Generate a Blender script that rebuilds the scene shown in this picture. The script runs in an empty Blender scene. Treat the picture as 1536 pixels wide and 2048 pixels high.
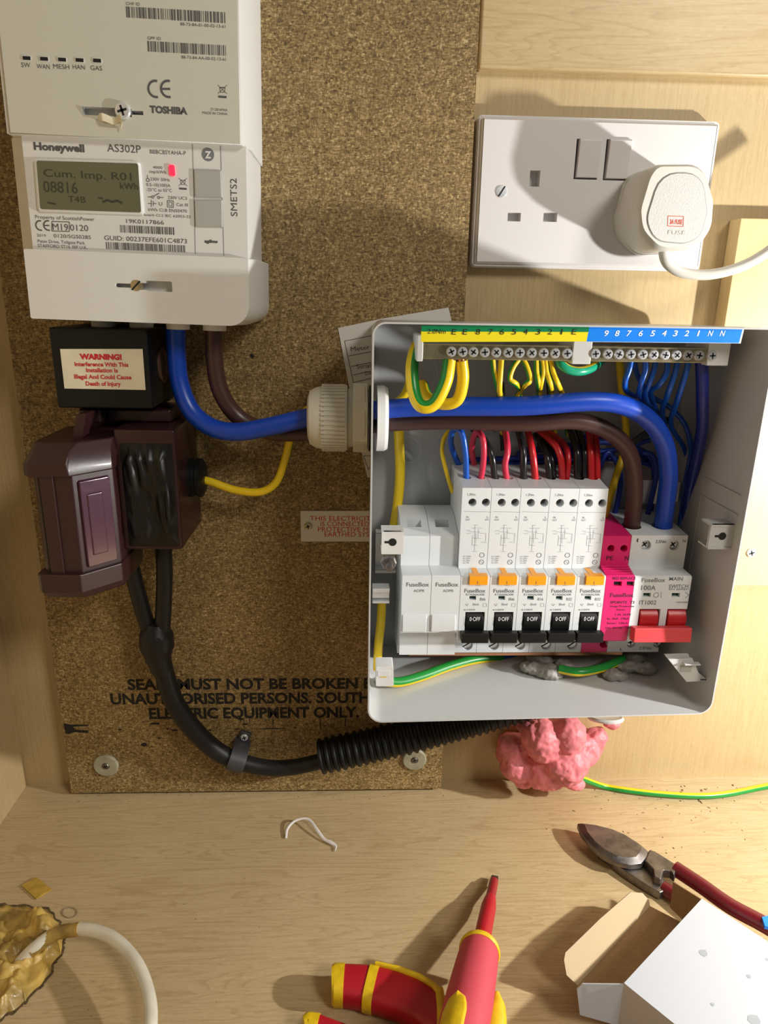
import bpy, bmesh, math, random
from mathutils import Matrix, Vector, noise
random.seed(7)
C = bpy.context.scene.collection
scene = bpy.context.scene

# ------------------------------------------------------------------ camera
FPX = 1400.0
_dn = Vector((-85, 4536, FPX)).normalized()
_a = -59.0
_D = Vector((_a, -(FPX*FPX - 85*_a)/4536, FPX)).normalized()
_R = _dn.cross(_D)
CAM = Vector((0.0, -0.48, 0.3773))
camd = bpy.data.cameras.new('camera')
cam = bpy.data.objects.new('camera', camd); C.objects.link(cam)
camd.sensor_fit = 'HORIZONTAL'; camd.sensor_width = 36.0; camd.lens = 36.0*FPX/1536
camd.clip_start = 0.01; camd.clip_end = 50
ax = Vector((_R[0], _D[0], -_dn[0])); ay = Vector((_R[1], _D[1], -_dn[1])); az = Vector((_R[2], _D[2], -_dn[2]))
cam.matrix_world = Matrix(((ax[0], -ay[0], -az[0], CAM[0]), (ax[1], -ay[1], -az[1], CAM[1]), (ax[2], -ay[2], -az[2], CAM[2]), (0, 0, 0, 1)))
scene.camera = cam
scene.view_settings.view_transform = 'Standard'
scene.view_settings.look = 'None'
scene.view_settings.gamma = 1
scene.view_settings.use_curve_mapping = False
scene.view_settings.exposure = 0.0

# ------------------------------------------------------------------ light
world = bpy.data.worlds.new('world'); scene.world = world; world.use_nodes = True
bg = world.node_tree.nodes['Background']
bg.inputs[0].default_value = (0.90, 0.95, 1.0, 1); bg.inputs[1].default_value = 0.1
def lamp(name, kind, loc, target, energy, col, size=0.02, **kw):
    l = bpy.data.lights.new(name, kind); o = bpy.data.objects.new(name, l); C.objects.link(o)
    o.location = loc
    o.rotation_euler = (Vector(target)-Vector(loc)).to_track_quat('-Z', 'Y').to_euler()
    l.energy = energy; l.color = col
    if kind == 'AREA': l.size = size
    else: l.shadow_soft_size = size
    for k, v in kw.items(): setattr(l, k, v)
    return o
lamp('work_lamp', 'SPOT', (.51, -.25, .268), (.05, -.02, .2), 12.8, (1.0, .98, .94), .008, spot_size=3.0, spot_blend=.1)
lamp('room_light', 'AREA', (.72, -1.0, 1.05), (.0, 0, .15), 8, (1.0, .94, .84), .3)

# ------------------------------------------------------------------ measuring helpers
def ray(px, py):
    return ax*((px-768)/FPX) + ay*((py-1024)/FPX) + az
def P(px, py, d=0.0):                      # point on the plane d metres in front of the back wall
    r = ray(px, py); t = (-d-CAM[1])/r[1]; return CAM + r*t
def F(px, py, z=0.0):                      # point at height z
    r = ray(px, py); t = (z-CAM[2])/r[2]; return CAM + r*t
def uv(M, px, py, z=0.0):                  # local coordinates on a face plane of frame M
    Mi = M.inverted(); o = Mi @ CAM; d = Mi.to_3x3() @ ray(px, py)
    t = (z-o[2])/d[2]; return o + d*t
WALL = Matrix(((1, 0, 0, 0), (0, 0, -1, 0), (0, 1, 0, 0), (0, 0, 0, 1)))   # local x right, y up, z out of the wall
FLOOR = Matrix.Identity(4)
SIDE = Matrix(((0, 0, 1, 0), (-1, 0, 0, 0), (0, 1, 0, 0), (0, 0, 0, 1)))   # local x = out of wall, y = up, z = right
def W(x, y, z): return Vector((x, -z, y))
def TR(x, y, z=0): return Matrix.Translation((x, y, z))

# ------------------------------------------------------------------ materials
MATS = {}
def mat(name, col, rough=0.5, metal=0.0, bump=0.0, bscale=300, var=0.0, vscale=60, spec=0.5, emis=0, coat=0, sss=0, alpha=1, trans=0):
    if name in MATS: return MATS[name]
    m = bpy.data.materials.new(name); m.use_nodes = True; nt = m.node_tree; b = nt.nodes['Principled BSDF']
    c = (*col, 1)
    b.inputs['Base Color'].default_value = c
    b.inputs['Roughness'].default_value = rough; b.inputs['Metallic'].default_value = metal
    b.inputs['Specular IOR Level'].default_value = spec
    if coat: b.inputs['Coat Weight'].default_value = coat; b.inputs['Coat Roughness'].default_value = 0.08
    if emis: b.inputs['Emission Color'].default_value = c; b.inputs['Emission Strength'].default_value = emis
    if sss: b.inputs['Subsurface Weight'].default_value = sss; b.inputs['Subsurface Radius'].default_value = (.004, .003, .002)
    if alpha < 1: b.inputs['Alpha'].default_value = alpha
    if trans: b.inputs['Transmission Weight'].default_value = trans
    tc = nt.nodes.new('ShaderNodeTexCoord')
    if bump:
        n = nt.nodes.new('ShaderNodeTexNoise'); n.inputs['Scale'].default_value = bscale; n.inputs['Detail'].default_value = 4
        nt.links.new(tc.outputs['Object'], n.inputs['Vector'])
        bp = nt.nodes.new('ShaderNodeBump'); bp.inputs['Strength'].default_value = bump; bp.inputs['Distance'].default_value = 0.0006
        nt.links.new(n.outputs['Fac'], bp.inputs['Height']); nt.links.new(bp.outputs['Normal'], b.inputs['Normal'])
    if var:
        n = nt.nodes.new('ShaderNodeTexNoise'); n.inputs['Scale'].default_value = vscale; n.inputs['Detail'].default_value = 5
        nt.links.new(tc.outputs['Object'], n.inputs['Vector'])
        r = nt.nodes.new('ShaderNodeValToRGB')
        r.color_ramp.elements[0].position = 0.35; r.color_ramp.elements[1].position = 0.68
        r.color_ramp.elements[0].color = (*[max(0, x*(1-var)) for x in col], 1)
        r.color_ramp.elements[1].color = (*[min(1, x*(1+var*0.6)) for x in col], 1)
        nt.links.new(n.outputs['Fac'], r.inputs['Fac']); nt.links.new(r.outputs['Color'], b.inputs['Base Color'])
    MATS[name] = m; return m

def wood(name, axis, light, dark, fine=1.0, rough=0.38, figure=0.55, warp=1.0):
    """maple laminate: grain runs along axis 'X' or 'Z' """
    m = bpy.data.materials.new(name); m.use_nodes = True; nt = m.node_tree; b = nt.nodes['Principled BSDF']; N = nt.nodes.new; L = nt.links.new
    tc = N('ShaderNodeTexCoord')
    def mapped(sx, sy, sz):
        mp = N('ShaderNodeMapping'); mp.inputs['Scale'].default_value = (sx, sy, sz); L(tc.outputs['Object'], mp.inputs['Vector']); return mp
    s = {'X': (6, 60, 60), 'Z': (60, 60, 6)}[axis]
    mp = mapped(*s)
    n1 = N('ShaderNodeTexNoise'); n1.inputs['Scale'].default_value = 0.55; n1.inputs['Detail'].default_value = 3; n1.inputs['Distortion'].default_value = 1.2*warp; L(mp.outputs[0], n1.inputs['Vector'])
    # cathedral lines
    mu = N('ShaderNodeMath'); mu.operation = 'MULTIPLY'; mu.inputs[1].default_value = 16; L(n1.outputs['Fac'], mu.inputs[0])
    fr = N('ShaderNodeMath'); fr.operation = 'FRACT'; L(mu.outputs[0], fr.inputs[0])
    r1 = N('ShaderNodeValToRGB'); e = r1.color_ramp.elements; e[0].position = 0.0; e[0].color = (0.35, 0.35, 0.35, 1); e[1].position = 0.35; e[1].color = (0, 0, 0, 1)
    x = e.new(0.93); x.color = (0, 0, 0, 1); x = e.new(1.0); x.color = (.35, .35, .35, 1)
    L(fr.outputs[0], r1.inputs['Fac'])
    s2 = {'X': (25, 700, 700), 'Z': (700, 700, 25)}[axis]
    mp2 = mapped(*s2); n2 = N('ShaderNodeTexNoise'); n2.inputs['Scale'].default_value = 1.0; n2.inputs['Detail'].default_value = 2; L(mp2.outputs[0], n2.inputs['Vector'])
    s3 = {'X': (160, 500, 500), 'Z': (500, 500, 160)}[axis]
    mp3 = mapped(*s3); n3 = N('ShaderNodeTexNoise'); n3.inputs['Scale'].default_value = 1.6; n3.inputs['Detail'].default_value = 1; L(mp3.outputs[0], n3.inputs['Vector'])
    n4 = N('ShaderNodeTexNoise'); n4.inputs['Scale'].default_value = 9; n4.inputs['Detail'].default_value = 2; L(tc.outputs['Object'], n4.inputs['Vector'])
    mix = N('ShaderNodeMix'); mix.data_type = 'RGBA'; mix.inputs[6].default_value = (*light, 1); mix.inputs[7].default_value = (*dark, 1)
    def scale(o, k, off=0):
        q = N('ShaderNodeMath'); q.operation = 'MULTIPLY_ADD'; q.inputs[1].default_value = k; q.inputs[2].default_value = off; L(o, q.inputs[0]); return q.outputs[0]
    def addn(p, q):
        z = N('ShaderNodeMath'); z.operation = 'ADD'; L(p, z.inputs[0]); L(q, z.inputs[1]); return z.outputs[0]
    fac = addn(addn(scale(r1.outputs['Color'], figure), scale(n2.outputs['Fac'], 0.75*fine, -0.2)), addn(scale(n3.outputs['Fac'], 0.5*fine, -.2), scale(n4.outputs['Fac'], .7, -.25)))
    cl = N('ShaderNodeClamp'); L(fac, cl.inputs[0]); L(cl.outputs[0], mix.inputs[0])
    L(mix.outputs[2], b.inputs['Base Color'])
    b.inputs['Roughness'].default_value = rough
    bp = N('ShaderNodeBump'); bp.inputs['Strength'].default_value = 0.06; bp.inputs['Distance'].default_value = 0.0003; L(n2.outputs['Fac'], bp.inputs['Height']); L(bp.outputs[0], b.inputs['Normal'])
    MATS[name] = m; return m

def chipboard():
    m = bpy.data.materials.new('chipboard'); m.use_nodes = True; nt = m.node_tree; b = nt.nodes['Principled BSDF']; N = nt.nodes.new; L = nt.links.new
    tc = N('ShaderNodeTexCoord')
    fl = None
    cols = []
    for k, (sx, sz, rot) in enumerate(((300, 900, 0.4), (850, 330, 0.2), (420, 800, 1.2))):
        mp = N('ShaderNodeMapping'); mp.inputs['Scale'].default_value = (sx, 400, sz); mp.inputs['Rotation'].default_value = (0, rot, 0); L(tc.outputs['Object'], mp.inputs['Vector'])
        v = N('ShaderNodeTexVoronoi'); v.inputs['Scale'].default_value = 1.7; L(mp.outputs[0], v.inputs['Vector'])
        s = N('ShaderNodeSeparateColor'); L(v.outputs['Color'], s.inputs[0]); cols.append(s.outputs[0])
    ad = N('ShaderNodeMath'); ad.operation = 'ADD'; L(cols[0], ad.inputs[0]); L(cols[1], ad.inputs[1])
    ad2 = N('ShaderNodeMath'); ad2.operation = 'ADD'; L(ad.outputs[0], ad2.inputs[0]); L(cols[2], ad2.inputs[1])
    dv = N('ShaderNodeMath'); dv.operation = 'DIVIDE'; dv.inputs[1].default_value = 3; L(ad2.outputs[0], dv.inputs[0])
    r = N('ShaderNodeValToRGB'); e = r.color_ramp.elements
    e[0].position = 0.12; e[0].color = (0.085, 0.048, 0.012, 1); e[1].position = 0.88; e[1].color = (0.66, 0.50, 0.25, 1)
    x = e.new(0.5); x.color = (0.275, 0.175, 0.060, 1); x = e.new(0.72); x.color = (0.42, 0.29, 0.115, 1)
    L(dv.outputs[0], r.inputs['Fac'])
    n = N('ShaderNodeTexNoise'); n.inputs['Scale'].default_value = 14; n.inputs['Detail'].default_value = 3; L(tc.outputs['Object'], n.inputs['Vector'])
    mx = N('ShaderNodeMix'); mx.data_type = 'RGBA'; mx.blend_type = 'MULTIPLY'; mx.inputs[0].default_value = 0.35
    L(r.outputs['Color'], mx.inputs[6]); L(n.outputs['Fac'], mx.inputs[7]); L(mx.outputs[2], b.inputs['Base Color'])
    bp = N('ShaderNodeBump'); bp.inputs['Strength'].default_value = 0.35; bp.inputs['Distance'].default_value = 0.0004; L(dv.outputs[0], bp.inputs['Height']); L(bp.outputs[0], b.inputs['Normal'])
    b.inputs['Roughness'].default_value = 0.6
    MATS['chipboard'] = m; return m

LT, DK = (0.56, 0.43, 0.235), (0.39, 0.265, 0.115)
wood_v = wood('maple_upright_grain', 'Z', LT, DK, figure=0.35)
wood_h = wood('maple_level_grain', 'X', LT, DK, figure=0.9, warp=.6)
wood_f = wood('maple_floor', 'X', (0.57, 0.44, 0.25), (0.36, 0.245, 0.115), figure=0.9, rough=0.33)
wood_b = wood('pine_block', 'Z', (0.72, 0.56, 0.30), (0.60, 0.43, 0.19), figure=0.25)
chip = chipboard()
white = mat('white_plastic', (0.72, 0.72, 0.71), 0.3)
meterw = mat('meter_plastic', (0.70, 0.695, 0.67), 0.42, bump=.05, bscale=3000)
hubw = mat('hub_plastic', (0.58, 0.57, 0.49), 0.45, bump=.05, bscale=3000)
grayb = mat('button_grey', (0.40, 0.40, 0.37), 0.5)
ink = mat('grey_ink', (0.09, 0.09, 0.09), 0.6)
ink2 = mat('pale_ink', (0.17, 0.18, 0.19), 0.6)
blk = mat('black_plastic', (0.006, 0.0065, 0.0065), 0.42, spec=.3)
dark = mat('dark_hole', (0.004, 0.004, 0.004), 0.7)
lcd = mat('lcd_glass', (0.115, 0.118, 0.070), 0.12, coat=.6)
lcdink = mat('lcd_segments', (0.045, 0.047, 0.030), 0.4)
redled = mat('red_led', (1.0, 0.02, 0.06), 0.3, emis=1.2)
zinc = mat('zinc_screw', (0.80, 0.82, 0.85), 0.32, metal=.6, bump=.2, bscale=900)
steel = mat('steel_dark', (0.22, 0.20, 0.19), 0.45, metal=1, var=.35, vscale=120, bump=.1)
brass = mat('brass_bar', (0.58, 0.49, 0.30), 0.3, metal=.9, var=.2, vscale=200)
copper = mat('copper', (0.75, 0.36, 0.20), 0.3, metal=1)
cream = mat('cream_label', (0.72, 0.66, 0.48), 0.5, var=.08, vscale=80)
redink = mat('red_ink', (0.55, 0.02, 0.03), 0.6)
maroon = mat('maroon_bakelite', (0.030, 0.009, 0.010), 0.36, coat=.1, bump=.12, bscale=150)
tape = mat('black_wrinkled_wrap', (0.007, 0.007, 0.006), 0.36, spec=.35, bump=.35, bscale=60)
blackcable = mat('black_cable', (0.010, 0.010, 0.010), 0.45, spec=.35, bump=.05)
bluec = mat('blue_cable', (0.005, 0.055, 0.46), 0.34)
navyc = mat('navy_cable', (0.010, 0.022, 0.22), 0.36)
bluew = mat('blue_wire', (0.006, 0.085, 0.46), 0.28)
brownc = mat('brown_cable', (0.060, 0.026, 0.022), 0.36)
yel = mat('yellow_sheath', (0.80, 0.56, 0.010), 0.32)
grn = mat('green_stripe', (0.012, 0.25, 0.035), 0.32)
redw = mat('red_wire', (0.50, 0.012, 0.018), 0.3)
pinkw = mat('crimson_wire', (0.62, 0.03, 0.07), 0.3)
blackw = mat('black_wire', (0.012, 0.012, 0.013), 0.22)
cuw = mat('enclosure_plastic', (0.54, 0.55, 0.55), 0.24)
cub = mat('enclosure_inside_shade', (0.38, 0.385, 0.39), 0.3)  # grey of the box's back panel, darkened so the colour carries interior shade
modw = mat('module_plastic', (0.70, 0.73, 0.75), 0.38)
orange = mat('orange_button', (0.90, 0.36, 0.01), 0.35)
pinkm = mat('magenta_plastic', (0.74, 0.015, 0.16), 0.35)
redt = mat('red_toggle', (0.55, 0.015, 0.02), 0.35, bump=.1, bscale=1500)
foam = mat('pink_foam', (0.78, 0.22, 0.25), 0.5, bump=.8, bscale=130, var=.25, vscale=90, sss=.05)
glandm = mat('gland_plastic', (0.66, 0.65, 0.58), 0.4, sss=.05)
paper = mat('white_paper', (0.66, 0.64, 0.60), 0.7)
labgreen = mat('label_green', (0.0, 0.20, 0.07), 0.4)
labyel = mat('label_yellow', (0.85, 0.72, 0.01), 0.4)
labblue = mat('label_blue', (0.0, 0.22, 0.88), 0.4)
inkw = mat('white_ink', (0.85, 0.86, 0.88), 0.5)
sockw = mat('socket_plastic', (0.74, 0.71, 0.70), 0.26)
plugw = mat('plug_plastic', (0.72, 0.70, 0.65), 0.35)
cordw = mat('cord_plastic', (0.70, 0.68, 0.62), 0.4)
olive = mat('dark_green_window', (0.005, 0.05, 0.04), 0.4)
cardb = mat('brown_cardboard', (0.30, 0.19, 0.095), 0.75, var=.12, vscale=400)
cardw = mat('white_card', (0.50, 0.53, 0.58), 0.6)
gripred = mat('red_grip', (0.42, 0.008, 0.018), 0.45, bump=.12, bscale=700)
gripyel = mat('yellow_grip', (0.74, 0.50, 0.01), 0.45, var=.12, vscale=250)
dipred = mat('dark_red_grip', (0.13, 0.004, 0.012), 0.3)
pufoam = mat('yellow_foam', (0.46, 0.30, 0.07), 0.45, bump=1.0, bscale=160, var=.6, vscale=60, coat=.2)
crust = mat('hole_edge', (0.12, 0.075, 0.03), 0.8, var=.5, vscale=300)
scrapm = mat('amber_scrap', (0.48, 0.30, 0.05), 0.4, var=.2, vscale=200)
crumbm = mat('wood_crumbs', (0.20, 0.10, 0.04), 0.8)
washm = mat('pale_washer', (0.33, 0.31, 0.21), 0.42, var=.2, vscale=150)
putty = mat('grey_putty', (0.25, 0.235, 0.21), 0.5, bump=.8, bscale=120)

# ------------------------------------------------------------------ mesh builder
_tc = {}
def text_geo(s, bold):
    key = (s, bold)
    if key in _tc: return _tc[key]
    cu = bpy.data.curves.new('t', 'FONT'); cu.body = s; cu.size = 1; cu.resolution_u = 3; cu.offset = bold; cu.fill_mode = 'FRONT'
    o = bpy.data.objects.new('t', cu); C.objects.link(o)
    dg = bpy.context.evaluated_depsgraph_get(); me = o.evaluated_get(dg).to_mesh()
    v = [tuple(q.co) for q in me.vertices]; f = [tuple(p.vertices) for p in me.polygons]
    o.evaluated_get(dg).to_mesh_clear(); bpy.data.objects.remove(o); bpy.data.curves.remove(cu)
    _tc[key] = (v, f); return _tc[key]
_v, _ = text_geo('H', 0.0); CAP = max(p[1] for p in _v)

class MB:
    def __init__(s): s.v = []; s.f = []; s.m = []; s.mats = []
    def mi(s, m):
        if m not in s.mats: s.mats.append(m)
        return s.mats.index(m)
    def add(s, vs, fs, m, M=None):
        b = len(s.v); i = s.mi(m)
        for v in vs: s.v.append(tuple(M @ Vector(v)) if M is not None else tuple(v))
        for f in fs: s.f.append(tuple(q+b for q in f)); s.m.append(i)
        return s
    def loft(s, secs, m, M=WALL, caps=True):          # secs: [(poly, z), ...] same vertex count
        n = len(secs[0][0]); vs = []; fs = []
        for poly, z in secs: vs += [(p[0], p[1], z) for p in poly]
        for k in range(len(secs)-1):
            for i in range(n):
                j = (i+1) % n; fs.append((k*n+i, k*n+j, (k+1)*n+j, (k+1)*n+i))
        if caps: fs.append(tuple(range(n-1, -1, -1))); fs.append(tuple((len(secs)-1)*n+i for i in range(n)))
        return s.add(vs, fs, m, M)
    def prism(s, poly, z0, z1, m, M=WALL): return s.loft([(poly, z0), (poly, z1)], m, M)
    def box(s, x0, x1, y0, y1, z0, z1, m, M=WALL): return s.prism([(x0, y0), (x1, y0), (x1, y1), (x0, y1)], z0, z1, m, M)
    def lathe(s, prof, m, M=WALL, n=24):              # prof [(r, z)] about local z
        vs = []; fs = []; k = len(prof)
        for r, z in prof:
            for i in range(n): t = 2*math.pi*i/n; vs.append((max(r, 1e-6)*math.cos(t), max(r, 1e-6)*math.sin(t), z))
        for a in range(k-1):
            for i in range(n): j = (i+1) % n; fs.append((a*n+i, a*n+j, (a+1)*n+j, (a+1)*n+i))
        fs.append(tuple(range(n-1, -1, -1))); fs.append(tuple((k-1)*n+i for i in range(n)))
        return s.add(vs, fs, m, M)
    def flat(s, poly, z, m, M=WALL): return s.add([(p[0], p[1], z) for p in poly], [tuple(range(len(poly)))], m, M)
    def tube(s, pts, r, m, seg=14, stripe=None, rr=None, ang=0.0, twist=0.0, sub=8, smooth=True, sq=1.0, width=2, end_caps=True):
        pts = [Vector(p) for p in pts]
        radii = rr if rr else [r]*len(pts)
        if smooth and len(pts) > 2:
            out = []; ro = []
            for i in range(len(pts)-1):
                p0 = pts[i-1] if i else pts[0]*2-pts[1]; p1 = pts[i]; p2 = pts[i+1]; p3 = pts[i+2] if i+2 < len(pts) else p2*2-p1
                for k in range(sub):
                    t = k/sub
                    out.append(0.5*((2*p1)+(p2-p0)*t+(2*p0-5*p1+4*p2-p3)*t*t+(-p0+3*p1-3*p2+p3)*t**3)); ro.append(radii[i]*(1-t)+radii[i+1]*t)
            out.append(pts[-1]); ro.append(radii[-1]); pts = out; radii = ro
        n = len(pts); vs = []; up = None; acc = 0
        for i in range(n):
            t = (pts[min(i+1, n-1)]-pts[max(i-1, 0)]).normalized()
            if up is None:
                up = Vector((0, -1, 0)); up = (up-t*up.dot(t))
                if up.length < .1: up = Vector((0, 0, 1)); up = up-t*up.dot(t)
            up = (up-t*up.dot(t)).normalized(); sd = t.cross(up)
            if i: acc += (pts[i]-pts[i-1]).length
            for k in range(seg):
                a = 2*math.pi*k/seg+ang+twist*acc; vs.append(pts[i]+(up*math.cos(a)*sq+sd*math.sin(a))*radii[i])
        fs = []; fg = []
        for i in range(n-1):
            for k in range(seg):
                j = (k+1) % seg; q = (i*seg+k, i*seg+j, (i+1)*seg+j, (i+1)*seg+k)
                (fg if stripe is not None and k < width else fs).append(q)
        if end_caps: fs.append(tuple(range(seg-1, -1, -1))); fs.append(tuple((n-1)*seg+k for k in range(seg)))
        b = len(s.v); s.v += [tuple(v) for v in vs]; i0 = s.mi(m)
        for f in fs: s.f.append(tuple(q+b for q in f)); s.m.append(i0)
        if fg:
            i1 = s.mi(stripe)
            for f in fg: s.f.append(tuple(q+b for q in f)); s.m.append(i1)
        return s
    def text(s, t, x, y, h, m, M=WALL, z=0.0, w=None, align='L', bold=0.0, slant=0.0, rot=0.0, lift=0.00012):
        v, f = text_geo(t, bold)
        if not v: return s
        x0 = min(p[0] for p in v); x1 = max(p[0] for p in v); k = h/CAP; kx = w/(x1-x0) if w else k
        ox = {'L': 0, 'C': -(x1-x0)*kx/2, 'R': -(x1-x0)*kx}[align]
        c, sn = math.cos(rot), math.sin(rot); vs = []
        for p in v:
            a = (p[0]-x0)*kx+ox+slant*p[1]*k; b = p[1]*k
            vs.append((x+a*c-b*sn, y+a*sn+b*c, z+lift))
        return s.add(vs, f, m, M)
    def ptext(s, t, px0, px1, pyb, hpx, m, M=WALL, z=0.0, Mo=None, **kw):   # lettering measured off a face plane
        A = uv(M, px0, pyb, z); B = uv(M, px1, pyb, z); H = uv(M, px0, pyb-hpx, z)
        return s.text(t, A[0], A[1], (H[1]-A[1]), m, Mo or M, z, w=B[0]-A[0], **kw)
    def pbox(s, px0, py0, px1, py1, z0, z1, m, M=WALL, Mo=None, r=0):
        A = uv(M, px0, py0, z1); B = uv(M, px1, py1, z1)
        poly = [(A[0], B[1]), (B[0], B[1]), (B[0], A[1]), (A[0], A[1])]
        if r: poly = rpoly(poly, r)
        return s.prism(poly, z0, z1, m, Mo or M)
    def pflat(s, px0, py0, px1, py1, z, m, M=WALL, Mo=None):
        A = uv(M, px0, py0, z); B = uv(M, px1, py1, z)
        return s.flat([(A[0], B[1]), (B[0], B[1]), (B[0], A[1]), (A[0], A[1])], z+0.0001, m, Mo or M)
    def barcode(s, px0, py0, px1, hpx, m, M=WALL, z=0.0, n=46, seed=1):
        rnd = random.Random(seed); A = uv(M, px0, py0, z); B = uv(M, px1, py0, z); H = uv(M, px0, py0+hpx, z); w = B[0]-A[0]; x = 0; u = w/(n*2.2)
        while x < w:
            b = u*rnd.choice((.8, .8, 1.6, 2.4)); b = min(b, w-x)
            s.flat([(A[0]+x, H[1]), (A[0]+x+b, H[1]), (A[0]+x+b, A[1]), (A[0]+x, A[1])], z+.00012, m, M); x += b+u*rnd.choice((.8, 1.2, 2))
        return s
    def line(s, a, b, w, m, M=WALL, z=0.0):
        a = Vector(a[:2]); b = Vector(b[:2]); d = (b-a).normalized(); n = Vector((-d[1], d[0]))*w/2
        return s.flat([tuple(a-n), tuple(b-n), tuple(b+n), tuple(a+n)], z+.00012, m, M)
    def build(s, name, parent=None, bevel=0.0, seg=2, angle=28, subsurf=0):
        me = bpy.data.meshes.new(name)
        org = parent.get('_o', None) if parent else None
        off = Vector(org) if org is not None else Vector((0, 0, 0))
        me.from_pydata([tuple(Vector(v)-off) for v in s.v], [], s.f)
        for m in s.mats: me.materials.append(m)
        me.polygons.foreach_set('material_index', s.m)
        bm = bmesh.new(); bm.from_mesh(me); bmesh.ops.recalc_face_normals(bm, faces=bm.faces); bm.to_mesh(me); bm.free()
        me.polygons.foreach_set('use_smooth', [True]*len(me.polygons))
        me.set_sharp_from_angle(angle=math.radians(angle))
        me.update()
        o = bpy.data.objects.new(name, me); C.objects.link(o)
        if parent: o.parent = parent
        if bevel:
            b = o.modifiers.new('bevel', 'BEVEL'); b.width = bevel; b.segments = seg; b.limit_method = 'ANGLE'; b.angle_limit = math.radians(40); b.harden_normals = True
        if subsurf:
            b = o.modifiers.new('sub', 'SUBSURF'); b.levels = subsurf; b.render_levels = subsurf
        if parent is not None and '_o' in parent: o['_o'] = list(off)
        return o

def cut(o, cutter, ang=19, robust=True, solver='EXACT'):                                   # bake a boolean difference into o's mesh
    c = cutter.build('cutter')
    if o.parent and '_o' in o.parent: c.data.transform(Matrix.Translation(-Vector(o.parent['_o'])))
    c.matrix_world = Matrix.Identity(4)
    tmp = bpy.data.objects.new('tmp', o.data); C.objects.link(tmp)
    b = tmp.modifiers.new('b', 'BOOLEAN'); b.operation = 'DIFFERENCE'; b.object = c; b.solver = solver
    if solver == 'EXACT': b.use_self = robust; b.use_hole_tolerant = robust
    bpy.context.view_layer.update()
    dg = bpy.context.evaluated_depsgraph_get(); me = bpy.data.meshes.new_from_object(tmp.evaluated_get(dg), preserve_all_data_layers=True, depsgraph=dg)
    bpy.data.objects.remove(tmp); bpy.data.objects.remove(c)
    me.polygons.foreach_set('use_smooth', [True]*len(me.polygons)); me.set_sharp_from_angle(angle=math.radians(ang))
    o.data = me; return o

def rpoly(pts, r, n=5):
    pts = [Vector(p[:2]) for p in pts]; out = []; k = len(pts)
    for i in range(k):
        a, b, c = pts[i-1], pts[i], pts[(i+1) % k]; u = (a-b); v = (c-b)
        rr = r[i] if isinstance(r, (list, tuple)) else r
        if rr <= 0: out += [tuple(b)]*1; continue
        th = u.angle(v); d = min(rr/math.tan(th/2), u.length*.49, v.length*.49); rad = d*math.tan(th/2)
        p = b+u.normalized()*d; q = b+v.normalized()*d; ce = b+(u.normalized()+v.normalized()).normalized()*(rad/math.sin(th/2))
        a0 = math.atan2((p-ce)[1], (p-ce)[0]); a1 = math.atan2((q-ce)[1], (q-ce)[0]); da = (a1-a0+math.pi) % (2*math.pi)-math.pi
        for j in range(n+1): t = a0+da*j/n; out.append((ce[0]+rad*math.cos(t), ce[1]+rad*math.sin(t)))
    return out
def inset(poly, d):
    pts = [Vector(p) for p in poly]; k = len(pts); out = []
    area = sum(pts[i-1][0]*pts[i][1]-pts[i][0]*pts[i-1][1] for i in range(k)); sg = 1 if area > 0 else -1
    for i in range(k):
        e1 = (pts[i]-pts[i-1]).normalized(); e2 = (pts[(i+1) % k]-pts[i]).normalized()
        n1 = Vector((-e1[1], e1[0])); n2 = Vector((-e2[1], e2[0])); nn = (n1+n2); nn = nn.normalized()/max(.35, nn.length/2)
        out.append(tuple(pts[i]+nn*d*sg))
    return out
def ppoly(pts, d, M=WALL): return [tuple(uv(M, x, y, d)[:2]) for x, y in pts]

def tag(o, label=None, cat=None, group=None, kind=None):
    if label: o['label'] = label
    if cat: o['category'] = cat
    if group: o['group'] = group
    if kind: o['kind'] = kind
    return o
def thing(name, label, cat, loc, group=None):
    o = bpy.data.objects.new(name, None); C.objects.link(o); o.location = loc; o['_o'] = list(loc); o.empty_display_size = .01
    return tag(o, label, cat, group)
def pz_screw(name, parent, x, y, z, r, m=None, M=WALL, h=.0012, slot='pz', rot=.3):
    m = m or zinc; b = MB(); T = M @ TR(x, y, z)
    b.lathe([(r, 0), (r, h*.5), (r*.86, h*.95), (r*.5, h), (0, h)], m, T, 20)
    for k in range(2 if slot == 'pz' else 1):
        Q = T @ Matrix.Rotation(rot+k*math.pi/2, 4, 'Z'); b.box(-r*(.6 if slot == 'pz' else .95), r*(.6 if slot == 'pz' else .95), -r*.13, r*.13, h*.6, h+.00008, dark, Q)
    if slot == 'pz':
        b.lathe([(r*.26, h*.7), (r*.26, h+.00006)], dark, T, 10)
    return b.build(name, parent)

# ================================================================== the setting
XL = -0.2588
def struct(name, b, **kw): return tag(b.build(name, **kw), kind='structure')
b = MB(); b.prism([(XL-.02, -.02), (.62, -.02), (.62, .5078), (.0725, .5078), (.0725, .80), (XL-.02, .80)], -.016, 0, wood_v); struct('wall_back', b)
b = MB(); b.box(.0725, .62, .5078, .80, -.016, .007, wood_h); struct('trim_1', b, bevel=.0022)
b = MB(); b.box(XL-.018, XL, 0, .80, 0, .62, wood_v); struct('wall_left', b)
b = MB(); b.box(XL-.018, .62, -.018, 0, -.016, .75, wood_f); struct('floor', b)

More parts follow.
